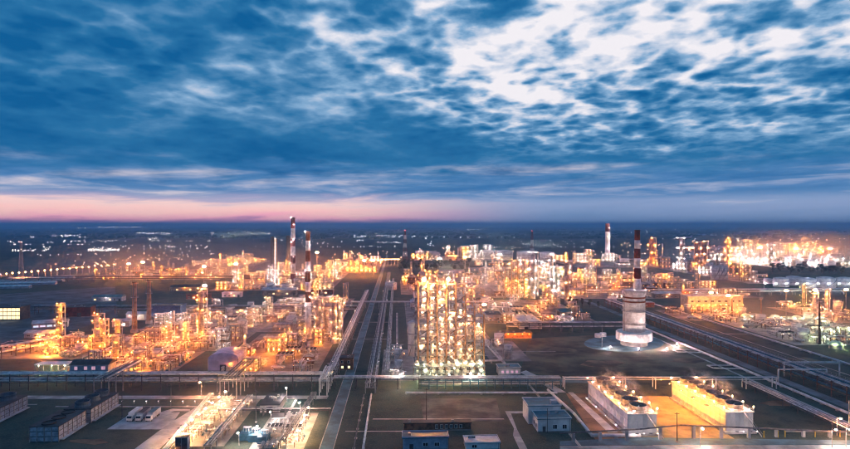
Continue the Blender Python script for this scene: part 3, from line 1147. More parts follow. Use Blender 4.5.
pipe_rack('broad central pipe rack right of the road, running towards the horizon', D(-12.6, 272), D(-12.6, 900), 4.6, (2.8, 5.2), (4, 4), 9.0, seed=6, mats=(PIPEW, PIPE, PIPED), steel=STEEL, lampm=COOL, lampstep=90)
pipe_rack('narrow pipe rack right of the broad central rack', D(-5.2, 300), D(-5.2, 800), 2.4, (4.4,), (3,), 9.0, seed=7, mats=(PIPEW, PIPE), steel=STEEL)
ground_pipe('pale pipe running along the road towards the bottom edge', [D(-12.0, 190, 0.8), D(-12.0, 268, 0.8)], 0.42)
ground_pipe('thin grey pipe beside the pale pipe along the road', [D(-15.4, 190, 0.6), D(-15.4, 268, 0.6)], 0.25, PIPED)
t = pipe_rack('short high pipe bridge over the left rack near the three parked trucks', D(-135, 262), D(-135, 296), 6.6, (9.4,), (5,), 6.0, seed=8, mats=(PIPE, PIPED), steel=STEEL)
t = pipe_rack('short high pipe bridge over the left rack near the dark shed roof', D(-77, 262), D(-77, 296), 7.4, (9.4,), (5,), 6.0, seed=9, mats=(PIPE, PIPED), steel=STEEL)
t = pipe_rack('short pale pipe bridge where the left rack meets the road', D(-34.5, 268), D(-34.5, 290), 3.6, (8.0,), (4,), 5.0, seed=10, mats=(PIPEW,), steel=WHITE)
# right-hand diagonals
pipe_rack('long dark elevated rack running diagonally past the white chimney base', D(206, 240), D(206, 560), 7.5, (3.8, 7.0), (5, 7), 9.0, seed=11, mats=(PIPE, PIPED, PIPED, TEALP), steel=RUST, lampm=None, walkway=True)
ground_pipe('long pale pipe running diagonally beside the dark elevated rack', [D(189, 215, 1.0), D(189, 440, 1.0)], 0.6)
ground_pipe('outermost pale pipe crossing the right field diagonally', [D(256, 260, 1.0), D(256, 640, 1.0)], 0.55)
t = pipe_rack('low pipe row left of the diagonal dark rack towards the bottom right', D(172, 205), D(172, 282), 4.0, (2.6,), (5,), 9.0, seed=12, mats=(PIPE, PIPED), steel=DSTEEL)
# pipe expansion loops at the right edge
for k, (xa, xb, Y) in enumerate([(190, 214, 286), (203, 232, 301)]):
    ground_pipe(('nearer' if k == 0 else 'farther') + ' square pipe loop over the diagonal racks at the right edge',
                [D(xa, Y, 0.6), D(xa, Y, 7.8), D(xb, Y, 7.8), D(xb, Y, 0.6)], 0.35, PIPEW, 'pipe_loop', 'pipe loop', 100.0)
for k, Y in enumerate((362, 322)):
    ground_pipe(('farther' if k == 0 else 'nearer') + ' small pale pipe branch left of the diagonal pipe on the field',
                [D(189, Y, 1.0), D(174, Y, 1.0), D(174, Y - 6, 1.0), D(189, Y - 8, 1.0)], 0.3, PIPEW, 'pipe_loop', 'pipe loop', 100.0)
ground_pipe('pale pipe bending past the white office building towards the cooling tower', [G(548, 394) + Vector((0, 0, 1.2)), G(574, 418) + Vector((0, 0, 1.2)), G(592, 440) + Vector((0, 0, 1.2)), G(640, 440) + Vector((0, 0, 1.2))], 0.6, PIPEW, sleepers=12)
ground_pipe('dark pipe on thin posts crossing in front of the right cooling towers', [G(560, 444) + Vector((0, 0, 3.4)), G(640, 442) + Vector((0, 0, 4.2)), G(680, 440) + Vector((0, 0, 5.0)), G(735, 440) + Vector((0, 0, 4.2)), G(790, 438) + Vector((0, 0, 2.6)), G(870, 440) + Vector((0, 0, 2.0))], 0.28, PIPED, 'raised_pipe', 'pipe', 9.0)
ground_pipe('pale pipe zigzagging from the far plant to the column tower forecourt', [D(28, 560, 1.4), D(57, 420, 1.4), D(60, 332, 1.4), D(38, 330, 1.4)], 0.5, PIPEW)
# lateral racks in the middle distance
pipe_rack('far cross rack behind the dark field on the left', (-420, 515, 0), (-62, 515, 0), 5.0, (4.0, 6.5), (4, 4), 14.0, seed=21, mats=(PIPE, PIPEW, PIPED), steel=RUST)
pipe_rack('cross rack over the road far up the central corridor', (-70, 548, 0), (60, 548, 0), 5.0, (6.0,), (5,), 12.0, seed=22, mats=(PIPEW, PIPE), steel=STEEL)
pipe_rack('low cross rack behind the brown field, left of the white chimney base', (62, 432, 0), (150, 432, 0), 6.0, (3.4, 6.0), (4, 4), 8.0, seed=23, mats=(PIPED, PIPE), steel=DSTEEL)
pipe_rack('farthest cross rack before the bright right-hand plant', (180, 640, 0), (520, 660, 0), 5.0, (4.0, 6.5), (4, 4), 14.0, seed=24, mats=(PIPEW, PIPE), steel=STEEL)
pipe_rack('far left cross rack under the row of orange lamps', (-640, 790, 0), (-150, 800, 0), 6.0, (5.0, 8.0), (4, 4), 18.0, seed=25, mats=(PIPED, RUST), steel=DSTEEL)
pipe_rack('diagonal rack at the left edge leading into the orange unit', D(-262, 300), D(-222, 372), 5.0, (3.5, 6.5), (3, 4), 8.0, seed=26, mats=(PIPEW, PIPE), steel=RUST, lampm=SODIUM, lampstep=20)


# ------------------------------------------------------------------ chimneys and towers
def striped_chimney(label, base, h, r0, r1, cuts, first_red=True, red=REDP, base_h=0.0, lampm=None):
    """cuts: heights (fractions from the top) where the colour changes"""
    t = thing('striped_chimney', label, 'chimney', base, 0)
    zs = [h] + [h * (1 - c) for c in cuts] + [base_h]
    rad = lambda z: r0 + (r1 - r0) * z / h
    for i in range(len(zs) - 1):
        za, zb = zs[i + 1], zs[i]
        redb = (i % 2 == 0) == first_red
        MB().cyl((0, 0, za), (0, 0, zb), rad(za), rad(zb), 18).build('red_band' if redb else 'white_band', red if redb else WHITE, t, smooth=True)
    for f in (0.985, 0.62, 0.3):
        z = h * f
        m = MB()
        m.lathe([(rad(z) + 0.02, z), (rad(z) + 1.0, z), (rad(z) + 1.0, z + 0.15), (rad(z) + 0.02, z + 0.15)], 14)
        rail_ring(m, rad(z) + 0.95, z + 0.15, 12)
        m.build('gallery', STEEL, t)
    m = MB()
    for sx in (-0.3, 0.3):
        m.bar((sx, -r0 - 0.25, base_h + 1), (sx, -r1 - 0.25, h - 1), 0.1)
    m.build('ladder', STEEL, t)
    MB().cyl((0, 0, h), (0, 0, h + 0.25), r1 * 1.08, r1 * 1.08, 18).build('rim', DSTEEL, t)
    if lampm:  # lamps added at the galleries to brighten the bands
        lamps([(-1.2, -rad(h * f) - 2.2, h * f + 1.4) for f in (0.985, 0.62, 0.3)] + [(2.0, -rad(h * f) - 1.8, h * f - 8) for f in (0.985, 0.75, 0.5)], 0.36, lampm, t, 'lamps')
    return t


YC = FPX * S(285)
striped_chimney('tallest chimney, brown and white bands, rising above the horizon on the left', G(293, 285), 89.5, 3.4, 2.6, (0.165, 0.32, 0.44, 0.575, 0.70, 0.85), lampm=emit('chimney_fill_lamp', (1.0, 0.72, 0.66), 260))
striped_chimney('brown and white banded chimney rising out of the orange-lit unit', G(308, 340), 75.0, 2.2, 1.45, (0.085, 0.178, 0.28, 0.37, 0.47, 0.56, 0.66), red=mat('brown_band', (0.24, 0.07, 0.025), 0.7, 0, 0.25, 0.4), lampm=MATS['chimney_fill_lamp'])
striped_chimney('white chimney with red top standing far off right of centre', G(607.5, 262), 82.0, 5.6, 4.6, (0.22,), red=REDP, lampm=emit('far_chimney_fill_lamp', (1.0, 0.62, 0.55), 700))
# chimney on the white drum base, right of centre
cb = G(634, 346)
t = thing('chimney_tower', 'red and white chimney on a stepped white cylindrical base', 'chimney', cb, 0)
MB().lathe([(8.6, 0.1), (8.6, 2.0), (9.2, 2.4), (9.2, 3.4)], 40).build('foot', CONC, t)
fb = None
MB().lathe([(11.2, 3.4), (11.4, 4.0), (11.4, 8.4), (10.8, 9.0), (7.4, 9.2)], 44).build('lower_drum', WHITE, t)
for i in range(28):
    a = 2 * PI * i / 28
    if fb is None:
        fb = MB().box(11.3, 11.62, -0.16, 0.16, 3.5, 8.6).build('buttress', WHITE, t)
        fb.rotation_euler = (0, 0, a)
    else:
        clone(fb, 'buttress', t, (0, 0, 0), a)
MB().lathe([(7.1, 9.1), (7.0, 33.5), (7.6, 34.0), (7.6, 36.2), (5.2, 36.6)], 40).build('upper_drum', WHITE, t, smooth=True)
for z in (28.5, 31.2):
    MB().lathe([(7.02, z), (7.28, z), (7.28, z + 1.0), (7.02, z + 1.0)], 40).build('red_ring', mat('dark_orange_ring', (0.30, 0.09, 0.03), 0.7), t)
for z in (14.0, 22.5):
    m = MB().lathe([(7.05, z), (8.0, z), (8.0, z + 0.15), (7.05, z + 0.15)], 36)
    rail_ring(m, 7.95, z + 0.15, 30)
    m.build('gallery', STEEL, t)
m = MB().lathe([(7.62, 36.2), (8.4, 36.2), (8.4, 36.35), (7.62, 36.35)], 36)
rail_ring(m, 8.35, 36.35, 30)
m.build('gallery', STEEL, t)
zs = [36.4, 44.0, 51.0, 57.5, 64.0, 69.5, 76.0]
for i in range(6):
    k = i % 2
    MB().cyl((2.2, 0, zs[i]), (2.2, 0, zs[i + 1]), 2.35 - 0.1 * i, 2.25 - 0.1 * i, 18).build('white_band' if k == 0 else 'red_band', WHITE if k == 0 else REDP, t, smooth=True)
MB().cyl((2.2, 0, 76.0), (2.2, 0, 76.4), 1.95, 1.95, 18).build('rim', DSTEEL, t)
m = MB().bar((-7.25, -2, 1), (-7.25, -2, 36), 0.5, 0.1)
m.build('ladder', STEEL, t)
lamps([(1.5, -9.0, 16.4), (-3, -9.0, 37.4), (4.5, -8.6, 37.4)], 0.26, emit('drum_fill_lamp', (1.0, 0.60, 0.52), 260), t)  # gallery lamps added to brighten the white drum
# two dark lit columns beside the tallest chimney
for k, (u, v, vt, lbl) in enumerate([(272.5, 276, 239, 'left of the two dark lit columns beside the tallest chimney'), (288, 275.5, 238, 'right of the two dark lit columns, touching the tallest chimney')]):
    h = (v - vt) * S(v)
    t = thing('reactor_column', lbl, 'column', G(u, v), 0)
    MB().cyl((0, 0, 0), (0, 0, h), 3.4, 3.0, 16).build('shell', DSTEEL, t, smooth=True)
    MB().lathe([(3.0, h), (2.2, h + 1.2), (0.3, h + 1.6)], 16).build('head', DSTEEL, t)
    for sx in (-1, 1):
        MB().box(3.6, 6.6, sx * 2.2 - 0.2, sx * 2.2 + 0.2, 0, h - 2).build('stair_post', RUST, t)
    pts = []
    for i in range(9):
        z = 5 + i * (h - 9) / 8
        MB().box(3.2, 6.9, -2.4, 2.4, z, z + 0.25).build('landing', STEEL, t)
        pts += [(5.4, -2.8, z + 1.8)]
    lamps(pts, 0.3, weak(COOL), t)
# slender brown stacks, left
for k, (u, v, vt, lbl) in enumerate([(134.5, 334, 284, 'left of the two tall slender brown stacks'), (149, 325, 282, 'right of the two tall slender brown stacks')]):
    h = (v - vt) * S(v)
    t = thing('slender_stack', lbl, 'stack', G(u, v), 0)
    MB().cyl((0, 0, 0), (0, 0, h), 1.9, 1.5, 14).build('shaft', mat('lit_stack_brown', (0.46, 0.30, 0.20), 0.7, 0, 0.25, 0.3), t, smooth=True)  # brown made lighter to stand in for lamplight on the stack
    MB().box(-2, 2, -2, 2, 0, 2.5).build('plinth', CONC, t)
    MB().cyl((0, 0, h), (0, 0, h + 0.5), 1.65, 1.65, 14).build('rim', DSTEEL, t)
    for f in (0.35, 0.7, 0.97):
        m = MB().lathe([(1.5, h * f), (2.7, h * f), (2.7, h * f + 0.14), (1.5, h * f + 0.14)], 12)
        rail_ring(m, 2.6, h * f + 0.14)
        m.build('gallery', STEEL, t)
    MB().bar((0, -2.0, 2), (0, -1.65, h), 0.5, 0.12).build('ladder', STEEL, t)


def lattice_mast(label, base, h, w0, w1, mats, cat='mast', arms=()):
    t = thing('lattice_mast', label, cat, base, R(20))
    n = len(mats)
    wid = lambda z: w0 + (w1 - w0) * z / h
    for i in range(n):
        m = MB()
        za, zb = h * i / n, h * (i + 1) / n
        k = 3
        for j in range(k):
            a, b = za + (zb - za) * j / k, za + (zb - za) * (j + 1) / k
            A = [(sx * wid(a) / 2, sy * wid(a) / 2, a) for sx, sy in ((-1, -1), (1, -1), (1, 1), (-1, 1))]
            B = [(sx * wid(b) / 2, sy * wid(b) / 2, b) for sx, sy in ((-1, -1), (1, -1), (1, 1), (-1, 1))]
            for q in range(4):
                m.bar(A[q], B[q], 0.45)
                m.bar(A[q], B[(q + 1) % 4], 0.28)
                m.bar(B[q], B[(q + 1) % 4], 0.28)
        m.build('mast_section', mats[i], t)
    for z, l in arms:
        MB().bar((-l, 0, z), (l, 0, z), 0.5).build('cross_arm', mats[0], t)
    lamps([(0, 0, h + 0.7)], 0.5, REDL, t, 'lamp')
    return t


lattice_mast('red and white lattice mast on the horizon above the central corridor', G(405, 262), 66, 9, 2.2, [REDP, WHITE, REDP, WHITE, REDP, WHITE, REDP])
lattice_mast('red lattice mast on the horizon right of centre', G(532, 259), 64, 9, 2.4, [REDP, WHITE, REDP, WHITE, REDP, REDP])
lattice_mast('pale steel pylon standing alone at the far left', G(21, 279), 53, 6, 1.6, [STEEL] * 6, 'pylon', ((44, 6), (49, 4)))


# ------------------------------------------------------------------ tall column tower (main unit) and its sister
def reactor_tower(label, base, rz, bays, bw, depth, fh, m_lamp, seed, crown=()):
    rnd = random.Random(seed)
    t = thing('column_tower', label, 'column tower', base, rz)
    n = len(bays)
    xs = [i * bw for i in range(n + 1)]
    hp = [max(bays[max(0, i - 1)], bays[min(n - 1, i)]) for i in range(n + 1)]
    POST = mat('orange_lit_post', (0.55, 0.33, 0.18), 0.6, 0.1, 0.25, 0.4)  # lighter orange of the posts stands in for lamplight on them
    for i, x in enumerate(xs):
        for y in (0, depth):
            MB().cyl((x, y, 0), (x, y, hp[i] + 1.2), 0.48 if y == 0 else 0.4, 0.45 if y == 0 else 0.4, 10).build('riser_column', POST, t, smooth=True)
    pts = []
    for i, h in enumerate(bays):
        nf = int(h / fh)
        for k in range(1, nf + 1):
            z = k * h / nf
            m = MB()
            m.box(xs[i] + 0.5, xs[i + 1] - 0.5, -0.4, depth + 0.4, z - 0.25, z)
            m.bar((xs[i] + 0.5, -0.35, z + 1.1), (xs[i + 1] - 0.5, -0.35, z + 1.1), 0.1)
            m.bar((xs[i] + 0.5, -0.35, z + 0.55), (xs[i + 1] - 0.5, -0.35, z + 0.55), 0.08)
            m.build('floor_deck', STEEL, t)
            if rnd.random() < 0.62:
                e0 = xs[i] + 0.55 + rnd.choice([0, 0, bw * 0.3])
                MB().box(e0, min(e0 + bw * rnd.choice([0.35, 0.55, 0.75]), xs[i + 1] - 0.55), 0.15, 0.3, z + 0.05, z + rnd.choice([1.3, 1.7, 2.2])).build('wind_panel', rnd.choice([WHITE, CREAM, SHELL]), t)
            if rnd.random() < 0.62:
                pts.append((xs[i] + rnd.uniform(1.0, bw - 1.0), rnd.choice([-0.9, -0.6, depth * 0.25, depth * 0.25]), z - 0.75))
        # vertical vessel inside the bay, wrapped by the decks
        zz = 3.0
        while zz < h - 4:
            hh = rnd.choice([h * 0.35, h * 0.6, h])
            r = rnd.uniform(0.16, 0.27) * bw
            top = min(zz + hh, h - 0.5)
            MB().lathe([(r * 0.5, zz), (r, zz + 0.6), (r, top - 0.6), (r * 0.5, top)], 14, ((xs[i] + xs[i + 1]) / 2, depth * rnd.uniform(0.45, 0.6))).build('vessel', rnd.choice([WHITE, SHELL, CREAM]), t, smooth=True)
            zz = top + rnd.uniform(0.8, 2.2)
        for q in range(1 + i % 2):
            x = xs[i] + rnd.uniform(0.8, bw - 0.8)
            y = rnd.choice([-0.7, depth + 0.7, depth * 0.2])
            MB().cyl((x, y, rnd.uniform(0.5, h * 0.3)), (x, y, h * rnd.uniform(0.6, 1.03)), rnd.choice([0.15, 0.22, 0.3]), None, 7).build('riser_pipe', rnd.choice([PIPE, PIPEW, RUST]), t)
        br = MB()
        for k in range(nf):
            if (k + i) % 3 == 0:
                br.bar((xs[i], 0.0, k * h / nf), (xs[i + 1], 0.0, (k + 1) * h / nf), 0.22)
        br.build('bracing', RUST, t, kind='stuff')
    st = MB()
    h = bays[0]
    nf = int(h / fh)
    for k in range(nf):
        y0, y1 = (0, depth) if k % 2 == 0 else (depth, 0)
        st.bar((-1.4, y0, k * h / nf), (-1.4, y1, (k + 1) * h / nf), 1.0, 0.15)
    st.build('stair', STEEL, t)
    lamps(pts, 0.30, m_lamp, t, hood=0.85)
    for x, z in crown:
        MB().cyl((x, 1.0, z - 6), (x, 1.0, z), 0.2, 0.14, 8).build('lamp_post', STEEL, t)
        lamps([(x, 0.2, z + 0.3)], 1.0, FLOOD, t, 'crown_lamp')
    return t


BX = (418.5 - 397) * S(377)
BY = FPX * S(377)
bw = 9.4 * S(377)
reactor_tower('tall lit column tower with two bright orange lamps on top, centre', D(BX, BY, 0.05), RZ, [48, 48.5, 48, 48, 42, 35.5, 31], bw, 9.0, 3.3, emit('tower_lamp', (1.0, 0.42, 0.15), 2200), 5, crown=((bw * 0.6, 50.5), (bw * 3.2, 50.5)))
reactor_tower('broad orange glowing tower block far behind the central one', G(505, 300) , RZ, [38, 39, 34, 40], 7.0, 12.0, 3.6, emit('orange_tower_lamp', (1.0, 0.25, 0.03), 1900), 6)
reactor_tower('small lit tower just left of the far red-topped chimney', G(588, 283), RZ, [26, 30], 6.0, 8.0, 3.6, weak(COOL), 7)

# lower exchanger deck in front of the central tower
t = thing('exchanger_deck', 'greenish-lit exchanger deck at the foot of the central tower', 'process deck', D(BX - 3, BY - 10.5, 0.06), RZ)
for k, z in enumerate((3.6, 7.0)):
    MB().box(0, 37, 0, 6.5, z - 0.25, z).build('floor_deck', STEEL, t)
    m = MB()
    for i in range(13):
        m.bar((i * 37 / 12, 0.05, z), (i * 37 / 12, 0.05, z + 1.1), 0.08)
    m.bar((0, 0.05, z + 1.1), (37, 0.05, z + 1.1), 0.08)
    m.build('railing', STEEL, t)
po = None
for i in range(10):
    for y in (0.3, 6.2):
        if po is None:
            po = MB().bar((0, 0, 0), (0, 0, 6.8), 0.35).build('post', RUST, t)
            po.location = (i * 4.1 + 0.1, y, 0)
        else:
            clone(po, 'post', t, (i * 4.1 + 0.1, y, 0))
rnd = random.Random(3)
for i in range(9):
    for z in (0.0, 3.6, 7.0):
        m = MB()
        x = 2.1 + i * 4.1
        rr = rnd.uniform(0.6, 1.0)
        m.cyl((x, 0.6, z + rr + 0.4), (x, 6.2, z + rr + 0.4), rr, rr, 12)
        m.cyl((x, 0.3, z + rr + 0.4), (x, 0.6, z + rr + 0.4), rr * 1.2, rr * 1.2, 12)
        m.box(x - 0.4, x + 0.4, 1.5, 2.0, z, z + 0.7)
        m.box(x - 0.4, x + 0.4, 4.5, 5.0, z, z + 0.7)
        m.build('exchanger_shell', rnd.choice([SHELL, WHITE, CREAM]), t)
lamps([(2 + i * 3.1 + rnd.uniform(-0.8, 0.8), -0.5, rnd.choice([2.8, 6.2, 9.0])) for i in range(12)], 0.26, GREEN, t, hood=0.7)
lamps([(3 + i * 5.1, -0.7, 3.0) for i in range(7)], 0.26, COOL, t, 'lamps', hood=0.7)

# ------------------------------------------------------------------ buildings
def building(label, base, rz, w, d, h, wall, roof, windows=(), doors=(), roofkind='flat', parapet=0.5, name='building', cat='building', over=0.35, lampm=None, lamppts=(), side=()):
    """base = near left corner, x to the right along the front, y to the back; windows: (x, z, w, h, pane material)"""
    t = thing(name, label, cat, base, rz)
    MB().box(0, w, 0, d, 0, h).build('wall', wall, t)
    if roofkind == 'flat':
        MB().box(-over, w + over, -over, d + over, h + 0.003, h + 0.28).build('roof', roof, t)
        if parapet:
            m = MB()
            m.box(-over, w + over, -over, -over + 0.25, h + 0.283, h + 0.28 + parapet)
            m.box(-over, w + over, d + over - 0.25, d + over, h + 0.283, h + 0.28 + parapet)
            m.box(-over, -over + 0.25, -over + 0.25, d + over - 0.25, h + 0.283, h + 0.28 + parapet)
            m.box(w + over - 0.25, w + over, -over + 0.25, d + over - 0.25, h + 0.283, h + 0.28 + parapet)
            m.build('parapet', wall, t)
    elif roofkind == 'gable':          # ridge along x
        rh = d * 0.22
        m = MB()
        m._q([(-0.5, -0.5, h + 0.01), (w + 0.5, -0.5, h + 0.01), (w + 0.5, d + 0.5, h + 0.01), (-0.5, d + 0.5, h + 0.01), (-0.5, d / 2, h + rh), (w + 0.5, d / 2, h + rh)],
             [(0, 1, 5, 4), (2, 3, 4, 5), (0, 4, 3), (1, 2, 5), (3, 2, 1, 0)])
        m.build('roof', roof, t)
    elif roofkind == 'gabley':         # ridge along y
        rh = w * 0.2
        m = MB()
        m._q([(-0.5, -0.5, h + 0.01), (w + 0.5, -0.5, h + 0.01), (w + 0.5, d + 0.5, h + 0.01), (-0.5, d + 0.5, h + 0.01), (w / 2, -0.5, h + rh), (w / 2, d + 0.5, h + rh)],
             [(1, 2, 5, 4), (3, 0, 4, 5), (0, 1, 4), (2, 3, 5), (3, 2, 1, 0)])
        m.build('roof', roof, t)
    elif roofkind == 'arch':           # barrel along y
        n = 10
        pts = [(w / 2 - (w / 2 + 0.2) * math.cos(PI * i / n), h - 0.02 + w * 0.2 * math.sin(PI * i / n)) for i in range(n + 1)]
        m = MB()
        v = [(x, -0.3, z) for x, z in pts] + [(x, d + 0.3, z) for x, z in pts]
        fs = [(i, i + 1, n + 2 + i, n + 1 + i) for i in range(n)] + [tuple(range(n, -1, -1)), tuple(range(n + 1, 2 * n + 2)), (0, n + 1, 2 * n + 1, n)]
        m._q(v, fs)
        m.build('roof', roof, t, smooth=False)
    for (x, z, ww, wh, pm) in windows:
        f = MB()
        f.box(x - ww / 2 - 0.12, x + ww / 2 + 0.12, -0.07, 0.0, z - 0.12, z)
        f.box(x - ww / 2 - 0.12, x + ww / 2 + 0.12, -0.07, 0.0, z + wh, z + wh + 0.12)
        f.box(x - ww / 2 - 0.12, x - ww / 2, -0.07, 0.0, z, z + wh)
        f.box(x + ww / 2, x + ww / 2 + 0.12, -0.07, 0.0, z, z + wh)
        f.box(x - 0.05, x + 0.05, -0.06, 0.0, z, z + wh)
        fo = f.build('window', WHITE, t)
        MB().box(x - ww / 2, x + ww / 2, -0.035, 0.0, z, z + wh).build('pane', pm, fo)
    for (sx, y, z, ww, wh, pm) in side:     # windows on the left (sx=0) or right wall
        x = -0.07 if sx == 0 else w
        f = MB().box(x, x + 0.07, y - ww / 2 - 0.12, y + ww / 2 + 0.12, z - 0.12, z + wh + 0.12)
        fo = f.build('window', WHITE, t)
        xx = x - 0.02 if sx == 0 else x + 0.07
        MB().box(xx, xx + 0.02, y - ww / 2, y + ww / 2, z, z + wh).build('pane', pm, fo)
    for (x, ww, wh) in doors:
        do = MB().box(x - ww / 2, x + ww / 2, -0.06, 0.0, 0, wh).build('door', DSTEEL, t)
        MB().box(x + ww * 0.3, x + ww * 0.3 + 0.12, -0.14, -0.06, 1.0, 1.15).build('handle', STEEL, do)
    if roofkind == 'flat' and w > 6:
        rr = random.Random(int(w * 10 + d * 7))
        for q in range(2 + int(w * d > 120)):
            x, y = rr.uniform(1.2, w - 2.2), rr.uniform(0.8, max(1.0, d - 1.8))
            MB().box(x, x + rr.uniform(0.6, 1.4), y, y + rr.uniform(0.6, 1.2), h + 0.28, h + rr.uniform(0.8, 1.3)).build('roof_vent', STEEL, t)
    MB().cyl((w - 0.4, -0.14, 0.1), (w - 0.4, -0.14, h), 0.07, None, 6).build('downpipe', DSTEEL, t)
    MB().box(-0.05, w + 0.05, -0.05, -0.002, 0, 0.45).build('plinth_course', CONCD, t)
    if lamppts:
        lamps(list(lamppts), 0.2, lampm, t, hood=0.99)
    return t


# white office, two blocks
s_ = S(434)
b0 = G(538, 434)
t = building('small white flat-roofed office building beside the path, bottom centre', b0, RZ, 12.8, 9.0, 5.0, WALLW, ROOFT,
             windows=[(6.6, 1.3, 1.5, 1.5, GLASS), (10.4, 1.3, 1.5, 1.5, GLASS)], doors=[(2.4, 1.2, 2.3)], side=[(0, 2.5, 1.4, 1.2, 1.3, GLASS), (0, 6.0, 1.4, 1.2, 1.3, GLASS)], parapet=0.35)
MB().box(-1.6, 11.6, 9.4, 19.5, 0, 7.0).build('rear_wall', WALLW, t)
MB().box(-1.9, 11.9, 9.1, 19.8, 7.003, 7.25).build('rear_roof', ROOFT, t)
m = MB()
m.box(-1.9, 11.9, 9.1, 9.35, 7.253, 7.7)
m.box(-1.9, 11.9, 19.55, 19.8, 7.253, 7.7)
m.box(-1.9, -1.65, 9.35, 19.55, 7.253, 7.7)
m.box(11.65, 11.9, 9.35, 19.55, 7.253, 7.7)
m.build('rear_parapet', WALLW, t)
MB().box(8.2, 10.6, 11.5, 13.6, 7.25, 8.6).build('roof_cabin', ROOFW, t)
MB().cyl((3.4, -1.0, 0), (3.4, -1.0, 9.5), 0.12, 0.1, 8).build('mast_pole', DSTEEL, t)
# cabin building at the foot of the tower, right
building('pale low control building with teal roof right of the central tower', G(499, 377), RZ, 11.6, 8.0, 3.8, WALLW, ROOFT, windows=[(2 + i * 2.5, 1.2, 1.3, 1.3, WINP) for i in range(4)], parapet=0.25)
building('blue-grey gabled workshop with lit windows behind the left pipe rack', G(70, 378), RZ, 19.5, 9.0, 6.0, WALLB, ROOFD,
         windows=[(3, 3.4, 1.5, 1.7, WINP), (8, 3.4, 1.5, 1.7, WINP), (12, 3.4, 1.9, 1.7, WINP), (17, 3.4, 2.0, 1.7, WINP), (2.6, 1.2, 1.6, 1.2, WINC), (5.0, 1.2, 1.6, 1.2, WINC), (12.5, 1.0, 1.4, 1.2, WINP)], roofkind='gable')
building('lilac arched storage hall inside the orange unit', G(208, 373), RZ, 16.5, 16.0, 6.8, WALLP, WALLP, roofkind='arch', doors=[(8, 3.4, 3.6)])
building('small lilac box building left of the orange unit', G(38.5, 351), RZ, 11.5, 8, 6.0, WALLP, WALLP, parapet=0.2, doors=[(2, 1.6, 2.4)])
building('yellow-lit glass-fronted hall at the left edge', G(-14, 322), RZ, 27.0, 14, 10.5, DSTEEL, ROOFD, windows=[(1.9 + i * 3.4, 1.0 + k * 3.2, 2.9, 2.6, WINW) for i in range(8) for k in range(3)], parapet=0.2)
building('long blue-lit shed behind the left field', G(32, 331), RZ + R(22), 23.0, 9, 4.2, WALLB, ROOFW, windows=[(2.5 + i * 4.4, 1.4, 3.2, 1.2, emit('lit_window_blue', (0.55, 0.75, 1.0), 1.2)) for i in range(5)], roofkind='gable')
building('dark red-brown hall behind the slim lamp-topped tower', G(60, 319), RZ + R(8), 24.0, 12, 8.0, WALLR, ROOFD, doors=[(5, 3, 3.6), (15, 3, 3.6)], parapet=0.3)
building('blue-lit hall with a row of white lamps right of the slender stacks', G(150, 318), RZ, 26.0, 14, 9.0, mat('blue_lit_sheet', (0.05, 0.12, 0.30), 0.6), ROOFD, parapet=0.2, lampm=COOL, lamppts=[(1.5 + i * 3.3, -1.2, 2.6) for i in range(8)])  # blue light on the front is put into the wall colour
building('small lit shed left of the slender stacks', G(112, 329), RZ + R(10), 12, 8, 4.5, WALLB, ROOFW, roofkind='gable', windows=[(3, 1.2, 2.2, 1.6, WINC), (8, 1.2, 2.2, 1.6, WINC)])
building('pale low shed between the slender stacks', G(126, 322), RZ, 15, 9, 5.0, WALLW, ROOFW, roofkind='gable', lampm=COOL, lamppts=[(3, -1, 4.2), (11, -1, 4.2)])
building('dark flat-roofed shed in the lit foreground yard', G(260, 414.5), RZ, 8.0, 15.5, 3.2, WALLW, ROOFD, parapet=0, doors=[(4, 2.6, 2.6)])
building('pale flat-roofed warehouse beyond the brown field', G(520, 331), RZ, 17, 34, 5.5, WALLW, ROOFW, parapet=0.3, doors=[(5, 3, 3.5)], windows=[(11, 2, 2, 1.2, GLASS), (14, 2, 2, 1.2, GLASS)])
building('second pale warehouse behind the flat-roofed one', G(487, 323), RZ, 13, 20, 5.0, WALLB, ROOFD, parapet=0.3, windows=[(3 + 3 * i, 1.5, 2, 1.3, GLASS) for i in range(3)])
building('low orange-lit shed between warehouse and central tower', G(498, 340), RZ, 24, 7, 3.4, BRICK, ROOFD, parapet=0.2, lampm=SODIUM, lamppts=[(2 + i * 5, -1.4, 3.4) for i in range(5)])
building('long orange-lit process building beyond the right racks', G(688, 313), RZ, 52, 14, 13.5, CREAM, ROOFW, parapet=0.4, windows=[(4 + i * 6.4, 8.4, 2.6, 1.6, GLASS) for i in range(8)], doors=[(10, 4, 4.5), (34, 4, 4.5)], lampm=SODIUM, lamppts=[(2 + i * 5.4, -3.0, 6.4) for i in range(10)])
building('brown brick pump house at the bottom edge', G(404, 433), RZ, 26.0, 3.0, 3.0, BRICK, ROOFD, parapet=0.0, windows=[(12.6 + 1.9 * i, 1.0, 0.9, 1.3, GLASS) for i in range(6)])
building('blue-roofed plant room at the bottom edge, left of the two', G(403, 452), RZ, 16.0, 5.5, 4.2, WALLB, ROOFT, parapet=0.5, doors=[(3, 1.4, 2.2)], windows=[(8, 1.4, 1.6, 1.2, GLASS), (12, 1.4, 1.6, 1.2, GLASS)])
building('pale-roofed plant room at the bottom edge, right of the two', G(466, 452), RZ, 12.0, 6.5, 2.4, WALLW, ROOFW, parapet=0.3, windows=[(3, 0.9, 1.6, 1.0, GLASS)])
building('small pink-lit substation beside the central road', G(339, 372), RZ, 7.5, 7.0, 6.5, BRICK, ROOFD, parapet=0.2, windows=[(1.8, 1.2, 1.2, 1.2, WINW), (5.4, 1.2, 1.2, 1.2, WINW), (1.8, 4.0, 1.2, 1.2, GLASS), (5.4, 4.0, 1.2, 1.2, GLASS)])
